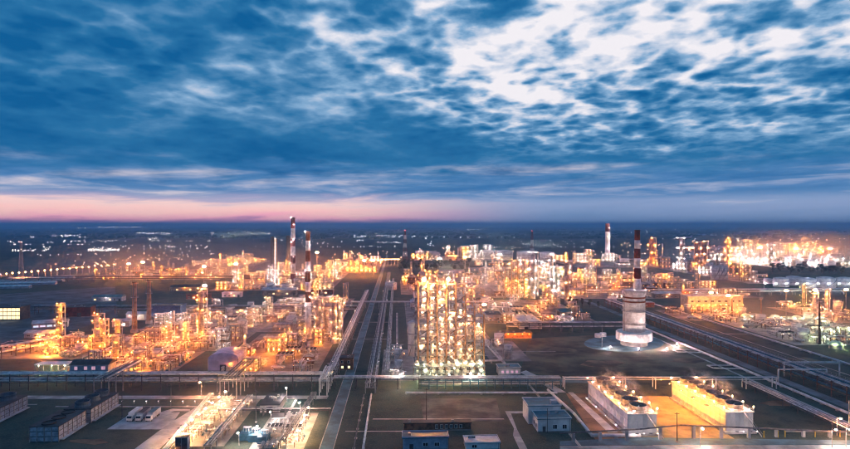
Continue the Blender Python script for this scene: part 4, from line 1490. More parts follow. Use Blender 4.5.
for k, (u, v, w, d) in enumerate([(-22, 291, 56, 8), (-12, 287.5, 78, 9), (-4, 284.5, 82, 9), (8, 282, 84, 10)]):
    building(['nearest', 'second', 'third', 'farthest'][k] + ' long pale-roofed greenhouse strip at the far left edge', G(u, v), RZ + R(9), w, d, 2.8, WALLB, ROOFW, roofkind='gable', name='greenhouse', cat='greenhouse')
# canopy lit green
t = thing('canopy', 'pale green-lit loading canopy left of the gabled workshop', 'canopy', G(34, 376), RZ)
MB().box(0, 17, 0, 7, 5.0, 5.3).build('roof', WHITE, t)
po = None
for i in range(5):
    for y in (0.3, 6.7):
        if po is None:
            po = MB().bar((0, 0, 0), (0, 0, 5), 0.3).build('post', STEEL, t)
            po.location = (0.5 + i * 4, y, 0)
        else:
            clone(po, 'post', t, (0.5 + i * 4, y, 0))
lamps([(1.5 + i * 3.4, 1.5 + (i % 2) * 3.5, 4.2) for i in range(5)], 0.2, GREEN, t)

# ------------------------------------------------------------------ cooling towers, right foreground
def cooling_tower(label, base, w, L, h, cells, seed, flood):
    rnd = random.Random(seed)
    t = thing('cooling_tower', label, 'cooling tower', base, RZ)
    MB().box(-1.0, w + 1.0, -1.0, L + 1.0, 0.05, 0.9).build('basin', CONC, t)
    MB().box(0, w, 0, L, 0.9, h).build('body', mat('pale_cooling_tower_cladding', (0.66, 0.64, 0.62), 0.65, 0, 0.08, 0.3), t)
    cl = L / cells
    PAN = mat('cladding_panel', (0.68, 0.66, 0.64), 0.6, 0, 0.09, 0.25)
    pan = [None, None]
    for sx, x in ((0, -0.14), (1, w)):
        for i in range(cells * 2):
            y0 = i * cl / 2 + 0.12
            for k, (za, zb) in enumerate(((3.0, 5.4), (5.55, h - 0.1))):
                if pan[k] is None:
                    pan[k] = MB().box(0, 0.14, 0, cl / 2 - 0.24, za, zb).build('panel', PAN, t)
                    pan[k].location = (x, y0, 0)
                else:
                    clone(pan[k], 'panel', t, (x, y0, 0))
    for sx, x in ((0, -0.35), (1, w + 0.05)):
        lv = None
        for i in range(cells * 2):
            y0 = i * cl / 2 + 0.25
            if lv is None:
                m = MB()
                for q in range(5):
                    m.bar((0.15, 0, 1.2 + q * 0.36), (0.15, cl / 2 - 0.5, 1.2 + q * 0.36), 0.34, 0.06)
                lv = m.build('louvre', LOUV, t)
                lv.location = (x, y0, 0)
            else:
                clone(lv, 'louvre', t, (x, y0, 0))
    ep = None
    for i in range(6):
        x0 = i * w / 6 + 0.1
        if ep is None:
            ep = MB().box(0, w / 6 - 0.2, -0.12, 0, 1.0, h - 0.1).build('end_panel', PAN, t)
            ep.location = (x0, 0, 0)
        else:
            clone(ep, 'end_panel', t, (x0, 0, 0))
    MB().box(-0.4, w + 0.4, -0.4, L + 0.4, h, h + 0.25).build('deck', CREAM, t)
    m = MB()
    for x in (-0.3, w + 0.3):
        m.bar((x, -0.3, h + 1.3), (x, L + 0.3, h + 1.3), 0.08)
        m.bar((x, -0.3, h + 0.8), (x, L + 0.3, h + 0.8), 0.06)
        for i in range(int(L / 2) + 1):
            m.bar((x, i * 2.0, h + 0.25), (x, i * 2.0, h + 1.3), 0.07)
    for y in (-0.3, L + 0.3):
        m.bar((-0.3, y, h + 1.3), (w + 0.3, y, h + 1.3), 0.08)
    m.build('railing', STEEL, t)
    prof = [(3.5, h + 0.25), (3.1, h + 1.1), (3.3, h + 2.6), (3.15, h + 2.6), (2.95, h + 1.2), (2.95, h + 0.6), (0.3, h + 0.5)]
    fo = None
    for i in range(cells):
        y = (i + 0.5) * cl
        if fo is None:
            fo = MB().lathe(prof, 24).build('fan_stack', FANM, t)
            fo.location = (w / 2, y, 0)
        else:
            fo2 = clone(fo, 'fan_stack', t, (w / 2, y, 0))
    bl = None
    for i in range(cells):
        y = (i + 0.5) * cl
        if bl is None:
            m = MB()
            for q in range(6):
                a = q * PI / 3
                m.bar((0.3 * math.cos(a), 0.3 * math.sin(a), h + 1.3), (2.8 * math.cos(a), 2.8 * math.sin(a), h + 1.45), 0.4, 0.08)
            m.cyl((0, 0, h + 0.5), (0, 0, h + 1.7), 0.4, 0.3, 8)
            bl = m.build('fan', STEEL, t)
            bl.location = (w / 2, y, 0)
        else:
            clone(bl, 'fan', t, (w / 2, y, 0), i * 0.4)
    m = MB()
    m.bar((w + 0.8, -4.2, 0.1), (w - 4.0, -0.8, h + 0.1), 1.0, 0.15)
    m.bar((w + 0.8, -4.7, 1.2), (w - 4.0, -1.3, h + 1.2), 0.08)
    m.build('stair', STEEL, t)
    pts = []
    for i in range(cells + 1):
        y = min(L - 0.4, max(0.4, i * cl))
        pts += [(-0.55, y, h + 1.9), (w + 0.55, y, h + 1.9)]
    po = MB()
    for p in pts:
        po.bar((p[0], p[1], h), (p[0], p[1], h + 1.9), 0.09)
    po.build('lamp_posts', STEEL, t, kind='stuff')
    lamps(pts, 0.28, emit('cooling_tower_lamp', (1.0, 0.42, 0.13), 1300), t)
    lamps([(2.0, -0.8, h + 1.4), (w - 2.0, -0.8, h + 1.4)], 0.2, COOL, t, 'lamps')
    lamps([(1.6 + 2.6 * i, -4.5, 2.2) for i in range(4)], 0.2, emit('cooling_tower_end_lamp', (1.0, 0.74, 0.68), 420), t, 'lamps', hood=0.6)
    if not flood:
        lamps([(-3.5, y, 3.0) for y in (3, 14, 25, 36)], 0.2, emit('cooling_tower_side_lamp', (0.95, 0.68, 0.95), 330), t, 'lamps')
    if flood:
        lamps([(-5.5, y, 9.6) for y in (4, 14, 24, 34, 42)], 0.27, emit('cooling_tower_floodlight', (1.0, 0.30, 0.02), 9000), t, 'lamps', hood=0.99)
        ar = MB()
        for y in (4, 14, 24, 34, 42):
            ar.bar((-0.2, y, h + 1.6), (-5.5, y, 10.0), 0.14)
        ar.build('lamp_arms', STEEL, t, kind='stuff')
    return t


cooling_tower('left of the two long lit cooling towers in the right foreground', G(628, 437), 11.0, 45, 8.0, 6, 1, False)
cooling_tower('right of the two long lit cooling towers, with brightest lamps and steam', G(726, 435), 10.6, 43, 8.0, 6, 2, True)


# cooling cell banks, left foreground
CELLP = mat('blue_grey_louvre_panel', (0.36, 0.41, 0.48), 0.6, 0.0, 0.25, 0.5)
CELLF = mat('dark_blue_fan_stack', (0.05, 0.09, 0.13), 0.6, 0.0, 0.25, 0.5)


def cell_bank(label, base, w, L, h, nw, nl, fans, stacks):
    t = thing('cooling_cells', label, 'cooling tower', base, RZ)
    MB().box(0.3, w - 0.3, 0.3, L - 0.3, 0.0, h).build('core', mat('dark_cooling_core', (0.05, 0.055, 0.065), 0.8), t)
    cw, cl = w / nw, L / nl
    a = b = None
    for i in range(nw):
        for k in range(3):
            z0 = 0.25 + k * h / 3
            if a is None:
                a = MB().box(0.1, cw - 0.12, 0, 0.14, 0, h / 3 - 0.3).build('panel', CELLP, t)
                a.location = (i * cw, 0.12, z0)
            else:
                clone(a, 'panel', t, (i * cw, 0.12, z0))
    for j in range(nl):
        for k in range(3):
            z0 = 0.25 + k * h / 3
            if b is None:
                b = MB().box(0, 0.14, 0.1, cl - 0.12, 0, h / 3 - 0.3).build('panel', CELLP, t)
                b.location = (w - 0.26, j * cl, z0)
            else:
                clone(b, 'panel', t, (w - 0.26, j * cl, z0))
    m = MB()
    for i in range(nw + 1):
        m.bar((i * cw, 0.0, 0), (i * cw, 0.0, h), 0.24)
    for j in range(nl + 1):
        m.bar((w, j * cl, 0), (w, j * cl, h), 0.24)
    m.build('frame', STEEL, t)
    MB().box(w + 0.1, w + 1.5, 0.5, L - 0.5, 0.6, 0.8).build('ledge', ROOFW, t)
    MB().box(-0.2, w + 0.25, -0.2, L + 0.2, h, h + 0.3).build('deck', ROOFD, t)
    for i in range(fans):
        y = (i + 0.5) * L / fans
        r = min(w * 0.36, L / fans * 0.4)
        if stacks:
            MB().lathe([(r, h + 0.3), (r * 0.88, h + 1.2), (r * 0.95, h + 2.4), (r * 0.85, h + 2.4), (r * 0.8, h + 0.6), (0.2, h + 0.5)], 20).build('fan_stack', CELLF, t).location = (w / 2, y, 0)
        else:
            MB().lathe([(r, h + 0.3), (r, h + 0.75), (r - 0.15, h + 0.75), (r - 0.15, h + 0.42), (0.2, h + 0.38)], 20).build('fan_ring', mat('black_fan_opening', (0.012, 0.014, 0.02), 0.7), t).location = (w / 2, y, 0)
    return t


cell_bank('near dark cooling cell bank with three round fans, bottom left', G(29.5, 444), 10.4, 18.5, 5.6, 4, 6, 3, False)
cell_bank('far cooling cell bank with blue fan stacks behind the three-fan bank', D((89 - 397) * S(426) - 10.4, FPX * S(425.2)), 10.4, 22.5, 5.6, 4, 8, 3, True)
cell_bank('cooling cell bank cut by the left edge of the picture', D((30 - 397) * S(410) - 11.5, 206), 10.4, 43, 5.6, 4, 15, 4, True)


# ------------------------------------------------------------------ trucks on the pad
def truck(label, loc, rz, body, roofm):
    t = thing('box_truck', label, 'truck', loc, rz, 'trucks parked on the pad')
    t.scale = (0.92, 0.85, 0.85)
    MB().box(-1.25, 1.25, 2.3, 11.5, 1.0, 3.7).build('cargo_box', body, t)
    MB().box(-1.28, 1.28, 2.27, 11.53, 3.703, 3.78).build('roof', roofm, t)
    m = MB()
    pr = [(0, 0.7), (0, 1.7), (0.5, 2.8), (2.1, 2.9), (2.1, 0.7)]
    v = [(-1.2, y, z) for y, z in pr] + [(1.2, y, z) for y, z in pr]
    n = 5
    m._q(v, [(i, (i + 1) % n, n + (i + 1) % n, n + i) for i in range(n)] + [tuple(range(n - 1, -1, -1)), tuple(range(n, 2 * n))])
    cab = m.build('cab', WHITE, t)
    w = MB()
    w._q([(-1.05, 0.01, 1.75), (1.05, 0.01, 1.75), (1.05, 0.45, 2.7), (-1.05, 0.45, 2.7)], [(0, 1, 2, 3)])
    wo = w.build('windscreen', GLASS, cab)
    wo.location = (0, -0.03, 0)
    MB().box(-1.0, 1.0, 0.5, 11.3, 0.6, 1.0).build('chassis', DSTEEL, t)
    wh = None
    for sx in (-1, 1):
        for y in (1.1, 8.2, 9.6):
            if wh is None:
                wh = MB().cyl((-0.15, 0, 0), (0.15, 0, 0), 0.5, 0.5, 14).build('wheel', RUBBER, t)
                wh.location = (sx * 1.08, y, 0.5)
            else:
                clone(wh, 'wheel', t, (sx * 1.08, y, 0.5))
    for sx in (-1, 1):
        MB().box(sx * 0.8 - 0.2, sx * 0.8 + 0.2, -0.06, 0.0, 0.85, 1.1).build('headlight', ROOFW, t)


for k, (u, lbl, rm) in enumerate([(129, 'left box truck of three, with a white roof', WHITE), (138, 'middle box truck of three, with a dark blue roof', ROOFD), (148, 'right box truck of three, with a dark roof', ROOFT)]):
    p = G(u, 424)
    p.z = 0.125
    truck(lbl, p, RZ, [WHITE, WALLB, WALLB][k], rm)

# ------------------------------------------------------------------ process units (blocks of equipment)
W_DENSE = {'tangle': 5, 'drum': 2, 'exchanger': 2, 'column': 1.6, 'frame': 1.6, 'vtank': 0.6, 'heater': 0.3, 'aircooler': 0.8}
W_MID = {'tangle': 3, 'drum': 2, 'exchanger': 1.5, 'column': 2.2, 'frame': 2.2, 'vtank': 1.2, 'heater': 0.5, 'aircooler': 1.2}
W_FAR = {'column': 3, 'frame': 3.2, 'vtank': 1.5, 'aircooler': 1.5, 'drum': 1.5, 'heater': 1}
W_LOW = {'tangle': 4, 'drum': 2, 'exchanger': 2, 'vtank': 1, 'aircooler': 1.2}
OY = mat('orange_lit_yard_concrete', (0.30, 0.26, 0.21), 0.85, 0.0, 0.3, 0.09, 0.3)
WY = mat('pale_yard_concrete', (0.30, 0.29, 0.28), 0.85, 0.0, 0.3, 0.09, 0.3)
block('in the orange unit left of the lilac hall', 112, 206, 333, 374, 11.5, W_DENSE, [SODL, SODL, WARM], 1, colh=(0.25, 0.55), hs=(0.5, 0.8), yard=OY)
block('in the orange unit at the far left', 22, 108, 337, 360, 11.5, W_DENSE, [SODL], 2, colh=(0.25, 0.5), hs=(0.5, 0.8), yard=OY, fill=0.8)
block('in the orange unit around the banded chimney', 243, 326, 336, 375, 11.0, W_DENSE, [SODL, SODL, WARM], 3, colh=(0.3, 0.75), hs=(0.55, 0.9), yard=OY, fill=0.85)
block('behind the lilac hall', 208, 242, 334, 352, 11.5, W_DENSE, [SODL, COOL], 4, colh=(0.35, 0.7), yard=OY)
block('in the white-lit yard right of the blue-lit hall', 172, 262, 308, 331, 13.0, W_MID, [COOL, WARM, COOL], 5, colh=(0.25, 0.5), hs=(0.35, 0.6), fill=0.62)
block('in the white-lit unit behind the banded chimney', 262, 345, 300, 333, 13.0, W_MID, [WARM, COOL, SODIUM], 6, colh=(0.25, 0.6), hs=(0.4, 0.65), fill=0.75)
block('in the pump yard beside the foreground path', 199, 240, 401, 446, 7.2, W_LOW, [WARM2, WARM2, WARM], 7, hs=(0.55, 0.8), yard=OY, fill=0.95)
block('in the lit yard around the dark shed', 266, 306, 416, 452, 7.2, W_LOW, [COOL, WARM2], 8, hs=(0.5, 0.7), yard=WY, fill=0.85)
block('left of the central tower', 386, 411, 352, 381, 9.5, {'vtank': 3, 'drum': 2, 'exchanger': 2, 'tangle': 2}, [COOL, WARM], 9, hs=(0.7, 1.0), yard=WY)
block('right of the central tower', 486, 518, 343, 362, 10.5, {'vtank': 2, 'drum': 2, 'exchanger': 2, 'tangle': 2}, [WARM, COOL], 10, hs=(0.6, 0.9), yard=CONCD, fill=0.75)
block('behind the central tower', 408, 470, 303, 340, 14.0, W_MID, [SODIUM, WARM], 11, colh=(0.3, 0.6), fill=0.55, hs=(0.35, 0.6))
block('before the broad orange tower block', 470, 572, 302, 325, 14.0, W_DENSE, [SODIUM, WARM, COOL], 12, colh=(0.25, 0.6), fill=0.65, yard=OY, hs=(0.4, 0.7))
block('right of the broad orange tower block', 533, 612, 277, 300, 17.0, W_FAR, [WARM, SODIUM, COOL], 13, colh=(0.3, 0.85), hs=(0.4, 0.7), fill=0.55)
block('behind the broad orange tower block', 480, 560, 268, 280, 22.0, W_FAR, [WARM, COOL, SODIUM], 14, colh=(0.3, 0.7), fill=0.5, hs=(0.35, 0.6))
block('behind the white chimney base', 612, 690, 276, 299, 17.0, W_FAR, [WARM, COOL, SODIUM], 15, colh=(0.3, 0.75), hs=(0.4, 0.65), fill=0.55)
block('in front of the long orange-lit building', 672, 745, 312, 322, 12.0, W_LOW, [WARM, SODIUM], 16, hs=(0.6, 0.8), fill=0.6)
block('in the greenish-lit yard on the right', 752, 858, 322, 346, 12.0, {'tangle': 3, 'drum': 3, 'vtank': 2, 'exchanger': 2, 'aircooler': 1}, [GREEN, COOL, COOL], 17, hs=(0.5, 0.8), fill=0.8, yard=WY)
block('in the yellow-lit unit at the right edge', 800, 842, 309, 324, 13.0, W_MID, [emit('yellow_lamp', (1.0, 0.62, 0.08), 300), WARM], 18, colh=(0.4, 0.8), fill=0.9, yard=OY)
block('around the tallest chimney', 240, 340, 274, 292, 19.0, W_FAR, [WARM, COOL, SODIUM], 19, colh=(0.3, 0.75), hs=(0.35, 0.6), fill=0.7)
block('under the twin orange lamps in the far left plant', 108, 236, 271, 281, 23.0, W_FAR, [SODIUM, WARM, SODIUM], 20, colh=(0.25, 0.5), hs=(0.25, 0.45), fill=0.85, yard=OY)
block('left of the far central corridor', 338, 380, 262, 274, 26.0, W_FAR, [SODIUM, WARM], 21, colh=(0.3, 0.7), fill=0.7, hs=(0.35, 0.6))
block('in the orange cluster right of the far corridor', 402, 432, 282, 296, 16.0, W_FAR, [SODIUM], 22, colh=(0.4, 0.8), fill=0.8, yard=OY)
block('between the copse and the central tower', 434, 502, 276, 299, 17.0, W_FAR, [WARM, SODIUM, COOL], 29, colh=(0.25, 0.5), hs=(0.3, 0.5), fill=0.45)
block('beyond the copse in the far centre', 412, 500, 257.5, 262, 34.0, W_FAR, [COOL, SODIUM, WARM], 23, colh=(0.4, 0.9), fill=0.75, hs=(0.4, 0.7))
block('left of the dark far columns on the right', 560, 640, 261, 269, 30.0, W_FAR, [WARM, SODIUM, COOL], 24, colh=(0.4, 0.9), hs=(0.4, 0.7), fill=0.5)
block('right of the dark far columns', 690, 730, 268, 285, 20.0, W_FAR, [COOL, SODIUM], 25, colh=(0.5, 1.1), fill=0.5)
block('in the dazzling white plant at the far right', 722, 862, 258.5, 269, 28.0, W_FAR, [DAZZ, DAZZ, COOL], 26, colh=(0.3, 0.7), hs=(0.35, 0.55), fill=0.9, yard=WY)
block('in the orange-lit plant on the far right horizon', 700, 862, 252, 256, 55.0, W_FAR, [SODIUM, WARM], 27, colh=(0.3, 0.7), fill=0.55, hs=(0.4, 0.6))
block('in the row of plant left of the tallest chimney', 200, 262, 262, 268, 30.0, W_FAR, [WARM, SODIUM], 28, colh=(0.3, 0.6), fill=0.6, hs=(0.3, 0.5))

# single towers that stand out
def lone(kind, idx, u, v, vt, r, label, lampm, cat='column'):
    h = (v - vt) * S(v)
    pr = P[kind][idx]
    place(pr, G(u, v), RZ, (r, r, h / 30.0), label, cat, None, lampm)


lone('column', 1, 60.5, 348, 306, 1.0, 'slim orange-lit tower with a lamp on top at the far left unit', SODIUM)
lone('column', 3, 97, 351, 316, 1.3, 'stepped orange tower above the gabled workshop', SODIUM)
lone('column', 0, 103, 349, 321, 1.1, 'short thick orange tower right of the stepped one', SODIUM)
lone('column', 0, 201, 345, 292, 1.25, 'tall orange-lit tower above the lilac hall', SODIUM)
lone('column', 2, 318, 338, 300, 1.0, 'cream column right of the banded chimney', WARM)
lone('column', 2, 334, 345, 302, 0.8, 'left of the two brown columns by the central road', WARM)
lone('column', 1, 338.5, 345, 303, 1.0, 'right of the two brown columns by the central road', WARM)
lone('column', 2, 652, 268, 240, 2.2, 'left dark column on the horizon behind the white chimney base', SODIUM)
lone('column', 0, 681, 266, 240, 2.4, 'banded column with a red lamp on the right horizon', COOL)
lone('column', 2, 697, 268, 244, 2.4, 'left of the paired dark columns on the right horizon', WARM)
lone('column', 2, 704, 268, 243, 2.4, 'right of the paired dark columns on the right horizon', WARM)
lone('column', 1, 728, 268, 240, 2.0, 'slim orange column at the left end of the dazzling white plant', SODIUM)
lone('column', 0, 771, 268, 247, 2.2, 'tall lit column in the middle of the dazzling white plant', COOL)
lone('column', 0, 533, 300, 255, 1.7, 'tall pale column right of the broad orange tower block', COOL)
lone('column', 1, 552, 297, 257, 1.6, 'slim white column on the centre-right skyline', COOL)
lone('column', 2, 567, 305, 264, 1.3, 'brown column on the centre-right skyline', WARM)
lone('column', 3, 473, 262, 247, 3.0, 'bright column in the far plant beyond the copse', COOL)
place(P['vtank'][0], G(413, 357), RZ, (0.95, 0.95, 2.5), 'tall white silo touching the left side of the central tower', 'silo', None, None)
place(P['vtank'][0], G(715, 281), RZ, (1.7, 1.7, 2.4), 'left of three white silos right of the far orange building', 'silo', None, None)
place(P['vtank'][0], G(719.5, 281), RZ, (1.7, 1.7, 2.4), 'middle of three white silos right of the far orange building', 'silo', None, None)
place(P['vtank'][0], G(724, 281), RZ, (1.7, 1.7, 2.4), 'right of three white silos right of the far orange building', 'silo', None, None)

# storage tanks
tk = [(781, 288, 1.0), (794, 286.5, 1.0), (808, 289, 1.05), (826, 289, 1.15), (845, 289, 1.1), (768, 285, 0.6)]
for k, (u, v, s_) in enumerate(sorted(tk)):
    place(P['tank'][0], G(u, v), RZ, (s_, s_, s_), lab(k, len(tk), 'blue-white storage tank', 'in the row before the dazzling plant'), 'tank', 'storage tanks on the right', None)
tk = [(421, 303, 0.9), (391, 291, 0.8), (479, 347, 0.33), (485, 347, 0.33), (598, 339, 0.25), (603, 338, 0.25)]
for (u, v, s_), l in zip(tk, ['white storage tank left of the two crown lamps', 'white tank beside the far central corridor', 'left small white tank right of the central tower', 'right small white tank right of the central tower',
                             'left small tank on the pavement by the white chimney', 'right small tank on the pavement by the white chimney']):
    place(P['tank'][0], G(u, v), RZ, (s_, s_, s_), l, 'tank', None, None)
tk = [(612, 303, 0.5), (640, 292, 0.9), (525, 262, 2.0), (505, 261, 2.0), (487, 260, 1.8), (547, 262, 1.8)]
for k, (u, v, s_) in enumerate(sorted(tk)):
    place(P['tank'][0], G(u, v), RZ, (s_, s_, s_ * 0.9), lab(k, len(tk), 'far white storage tank', 'along the horizon right of centre'), 'tank', 'far storage tanks', None)

# domed small tanks in the greenish yard
for k, (u, v) in enumerate([(746, 321), (775, 322), (797, 323), (836, 350)]):
    t = thing('domed_tank', lab(k, 4, 'pale green dome tank', 'along the greenish-lit yard'), 'tank', G(u, v), 0, 'dome tanks')
    MB().lathe([(4.0, 0), (4.0, 2.2)], 24).build('wall', CONC, t)
    MB().lathe([(4.2, 2.2), (3.6, 3.6), (2.3, 4.7), (0.3, 5.2)], 24).build('dome', mat('pale_green_dome', (0.52, 0.66, 0.50), 0.5), t, smooth=True)
    lamps([(-3.5, -3.6, 3.2), (3.4, -3.6, 3.2)], 0.16, GREEN, t)

# ------------------------------------------------------------------ floodlight masts and street lamps
masts = [(129, 283, 265, 'left of the twin orange floodlight masts at the far left'), (143, 283, 263.5, 'right of the twin orange floodlight masts at the far left'),
         (204, 284, 268, 'orange floodlight mast above the far left plant'), (205, 312, 287, 'bright floodlight mast beside the orange tower'),
         (236, 283, 265.5, 'orange floodlight mast left of the two dark columns'), (317, 276, 254, 'orange floodlight mast right of the tallest chimney'),
         (364, 277, 262, 'left floodlight mast by the far corridor'), (373, 277, 262, 'right floodlight mast by the far corridor'),
         (484, 330, 306, 'orange floodlight mast right of the central tower'), (728, 319, 297, 'orange floodlight mast before the long orange-lit building'),
         (711, 318, 294, 'second floodlight mast before the long orange-lit building'), (786, 317, 292, 'floodlight mast left of the yellow-lit unit'),
         (815, 317, 291.5, 'floodlight mast above the yellow-lit unit'), (846, 317, 291, 'floodlight mast at the right edge'),
         (760, 265, 249, 'orange floodlight mast on the far right horizon'), (796, 263, 250, 'second floodlight mast on the far right horizon'),
         (830, 264, 250, 'third floodlight mast on the far right horizon'), (465, 270, 258.5, 'orange floodlight mast in the far plant beyond the copse'),
         (440, 268, 260, 'white floodlight mast in the far plant beyond the copse'), (500, 266, 256, 'white floodlight mast among the far tanks')]
for (u, v, vt, l) in masts:
    h = (v - vt) * S(v)
    k = max(1.0, S(v) * 0.9)
    place(P['mast'][0], G(u, v), RZ, (k, k, h / 25.5), l, 'floodlight mast', 'floodlight masts', FLOODW if 'white' in l or 'bright' in l else FLOOD)
for u, v, vt, l in [(819.5, 346, 302, 'tall pole standing in the greenish-lit yard'), (732, 318, 299, 'thin pole left of the greenish-lit yard'), (761, 318, 300, 'thin pole at the back of the greenish-lit yard')]:
    h = (v - vt) * S(v)
    t = thing('lighting_pole', l, 'pole', G(u, v), 0)
    MB().cyl((0, 0, 0), (0, 0, h), 0.8, 0.45, 10).build('pole', RUST, t)
    MB().lathe([(0.5, h - 1), (1.6, h - 0.9), (1.6, h - 0.7), (0.5, h - 0.7)], 10).build('platform', STEEL, t)
    MB().box(-1.5, 1.5, -0.4, 0.2, h, h + 1.2).build('lamp_bar', STEEL, t)

rows = [('in the lamp row along the far left road', [(1 + i * 6.3, 283.5 - i * 0.62) for i in range(19)], 2.0, weak(WARM)),
        ('on the far road left of the corridor', [(378 + i * 3.3, 267 - 0.12 * i) for i in range(7)], 2.4, weak(WARM))]
for phrase, pts, k, lm in rows:
    for i, (u, v) in enumerate(pts):
        place(P['street'][0], G(u, v), PI * 0 + R(20), (k, k, 1.2), lab(i, len(pts), 'street lamp', phrase), 'street lamp', 'street lamps ' + phrase, lm)
near = [(287, 404, 'bright street lamp at the corner of the dark shed roof', FLOODW, 1.6), (700, 448, 'bright white lamp at the bottom edge before the right cooling tower', COOL, 1.2),
        (832, 449, 'left of two white lamps in the bottom right corner', COOL, 1.0), (846, 449, 'right of two white lamps in the bottom right corner', COOL, 1.0),
        (837, 437, 'street lamp by the fence posts at the bottom right', WARM, 0.9), (201, 398, 'street lamp at the top of the pump yard path', WARM, 1.3),
        (400, 390, 'street lamp before the central tower, left side', COOL, 1.0), (470, 388, 'street lamp before the central tower, right side', COOL, 1.0),
        (300, 420, 'street lamp right of the lit foreground yard', COOL, 1.2)]
for u, v, l, lm, k in near:
    place(P['street'][0], G(u, v), RZ, (1.0, 1.0, 0.75), l, 'street lamp', None, lm)
for k in range(9):  # street lamps added so the tanks show up
    place(P['street'][0], G(764 + k * 10.5, 291.5), RZ, (1.6, 1.6, 0.9), lab(k, 9, 'white street lamp', 'before the row of blue-white tanks'), 'street lamp', 'lamps before the tanks', emit('tank_fill_lamp', (0.80, 0.88, 1.0), 700))
for k, (dx, dy) in enumerate([(-20, -14), (-4, -20), (14, -19), (26, -6)]):  # floodlights added to light the white drum from below
    t = thing('added_ground_floodlight', lab(k, 4, 'added low floodlight', 'on the pavement around the white chimney base'), 'floodlight', cb + Vector((dx, dy, 0)), 0, 'added floodlights round the chimney')
    MB().box(-0.4, 0.4, -0.3, 0.3, 0, 0.9).build('housing', DSTEEL, t)
    MB().bar((0, 0, 0.9), (0, 0.3, 1.6), 0.15).build('bracket', STEEL, t)
    lamps([(0, 0.45, 1.7)], 0.2, emit('drum_fill_floodlight', (1.0, 0.70, 0.64), 16000), t, 'lamp')
for u, v, vt, l in [(426.5, 424, 390, 'dark pole on the grass left of the grey mud field'), (503, 366, 338, 'dark pole behind the pale low control building'), (171, 412, 384, 'dark pole at the corner of the parking pad'),
                    (256, 424, 392, 'dark pole beside the blue transformers'), (122, 420, 396, 'dark pole left of the parked trucks'), (677, 444, 414, 'dark pole between the two right cooling towers'),
                    (849, 437, 402, 'pale pole at the right edge of the picture'), (602, 349, 326, 'thin pale pole left of the white chimney base'), (456, 376, 352, 'short dark pole at the foot of the central tower')]:
    h = (v - vt) * S(v)
    t = thing('utility_pole', l, 'pole', G(u, v), RZ)
    MB().cyl((0, 0, 0), (0, 0, h), 0.22, 0.13, 8).build('pole', STEEL if 'pale' in l else DSTEEL, t)
    MB().bar((-0.9, 0, h - 0.4), (0.9, 0, h - 0.4), 0.14).build('cross_arm', DSTEEL, t)
    MB().box(-0.35, 0.35, -0.35, 0.35, 0, 0.5).build('foot', CONC, t)
# fence posts bottom right
posts = [764, 778, 785, 815, 829, 840]
fp = None
for i, u in enumerate(posts):
    o = MB().cyl((0, 0, 0), (0, 0, 2.2), 0.22, 0.2, 8).lathe([(0.26, 2.2), (0.26, 2.4), (0.1, 2.5)], 8).build('bollard_post', YELL) if fp is None else bpy.data.objects.new('bollard_post', fp.data)
    if fp is not None:
        col.objects.link(o)
    fp = fp or o
    o.location = G(u, 439 - (u - 764) * 0.01)
    tag(o, lab(i, len(posts), 'yellow marker post', 'in the row at the bottom right'), 'post', 'yellow marker posts')

for i in range(8):  # lamp posts added to make the pump yard brighter and warmer
    v = 446 - i * 6.0
    place(P['street'][0], G(397 + (176 - 397) / 223.0 * (v - VH) + 2 + i * 0.6, v), RZ, (1.2, 1.2, 0.6), lab(7 - i, 8, 'added warm lamp post', 'in the row along the pump yard path'), 'street lamp', 'lamp posts along the pump yard path', weak(WARM2))
for i in range(4):  # lamp posts added to brighten the yard round the shed
    v = 444 - i * 8.0
    place(P['street'][0], G(397 + (296 - 397) / 223.0 * (v - VH), v), RZ, (1.1, 1.1, 0.55), lab(i, 4, 'pale lamp post', 'along the right side of the lit yard'), 'street lamp', 'lamp posts along the lit yard', weak(WARM2))
# row of little lamp bollards before the left rack
for i in range(9):
    u = 122 + i * 12.2
    t = thing('bollard_lamp', lab(i, 9, 'small lamp bollard', 'on the grass before the left pipe rack'), 'lamp', G(u, 405), 0, 'lamp bollards')
    MB().cyl((0, 0, 0), (0, 0, 1.1), 0.12, 0.1, 8).build('post', CONC, t)
    MB().box(-0.3, 0.3, -0.3, 0.3, 1.1, 1.3).build('cap', STEEL, t)
    lamps([(0, -0.34, 1.0)], 0.16, emit('bollard_lamp_glow', (1.0, 0.8, 0.75), 60), t, 'lamp')

# ------------------------------------------------------------------ foreground pump yard extras
pipe_rack('blue-grey conveyor-like pipe trestle through the pump yard', D((213 - 397) * S(449), 200), D((250 - 397) * S(404), FPX * S(404)), 2.2, (3.2,), (3,), 6.0, seed=31, mats=(PIPE, TEALP), steel=STEEL)
pipe_rack('row of lit low pipes along the pump yard path', D((172 - 397) * S(449), 200), D((211 - 397) * S(399), FPX * S(399)), 2.0, (1.6,), (4,), 6.0, seed=32, mats=(PIPEW, PIPE), steel=STEEL, lampm=WARM, lampstep=5.0)
pipe_rack('bluish pipe trestle right of the lit yard', D(-40.6, 205), D(-38.0, 262), 2.0, (3.2,), (3,), 7.0, seed=33, mats=(PIPE, PIPED), steel=STEEL)
pipe_rack('thin cross rack from the shed to the road', (-86, 240, 0), (-40, 240, 0), 1.6, (3.0,), (3,), 8.0, seed=34, mats=(PIPED, PIPE), steel=DSTEEL)
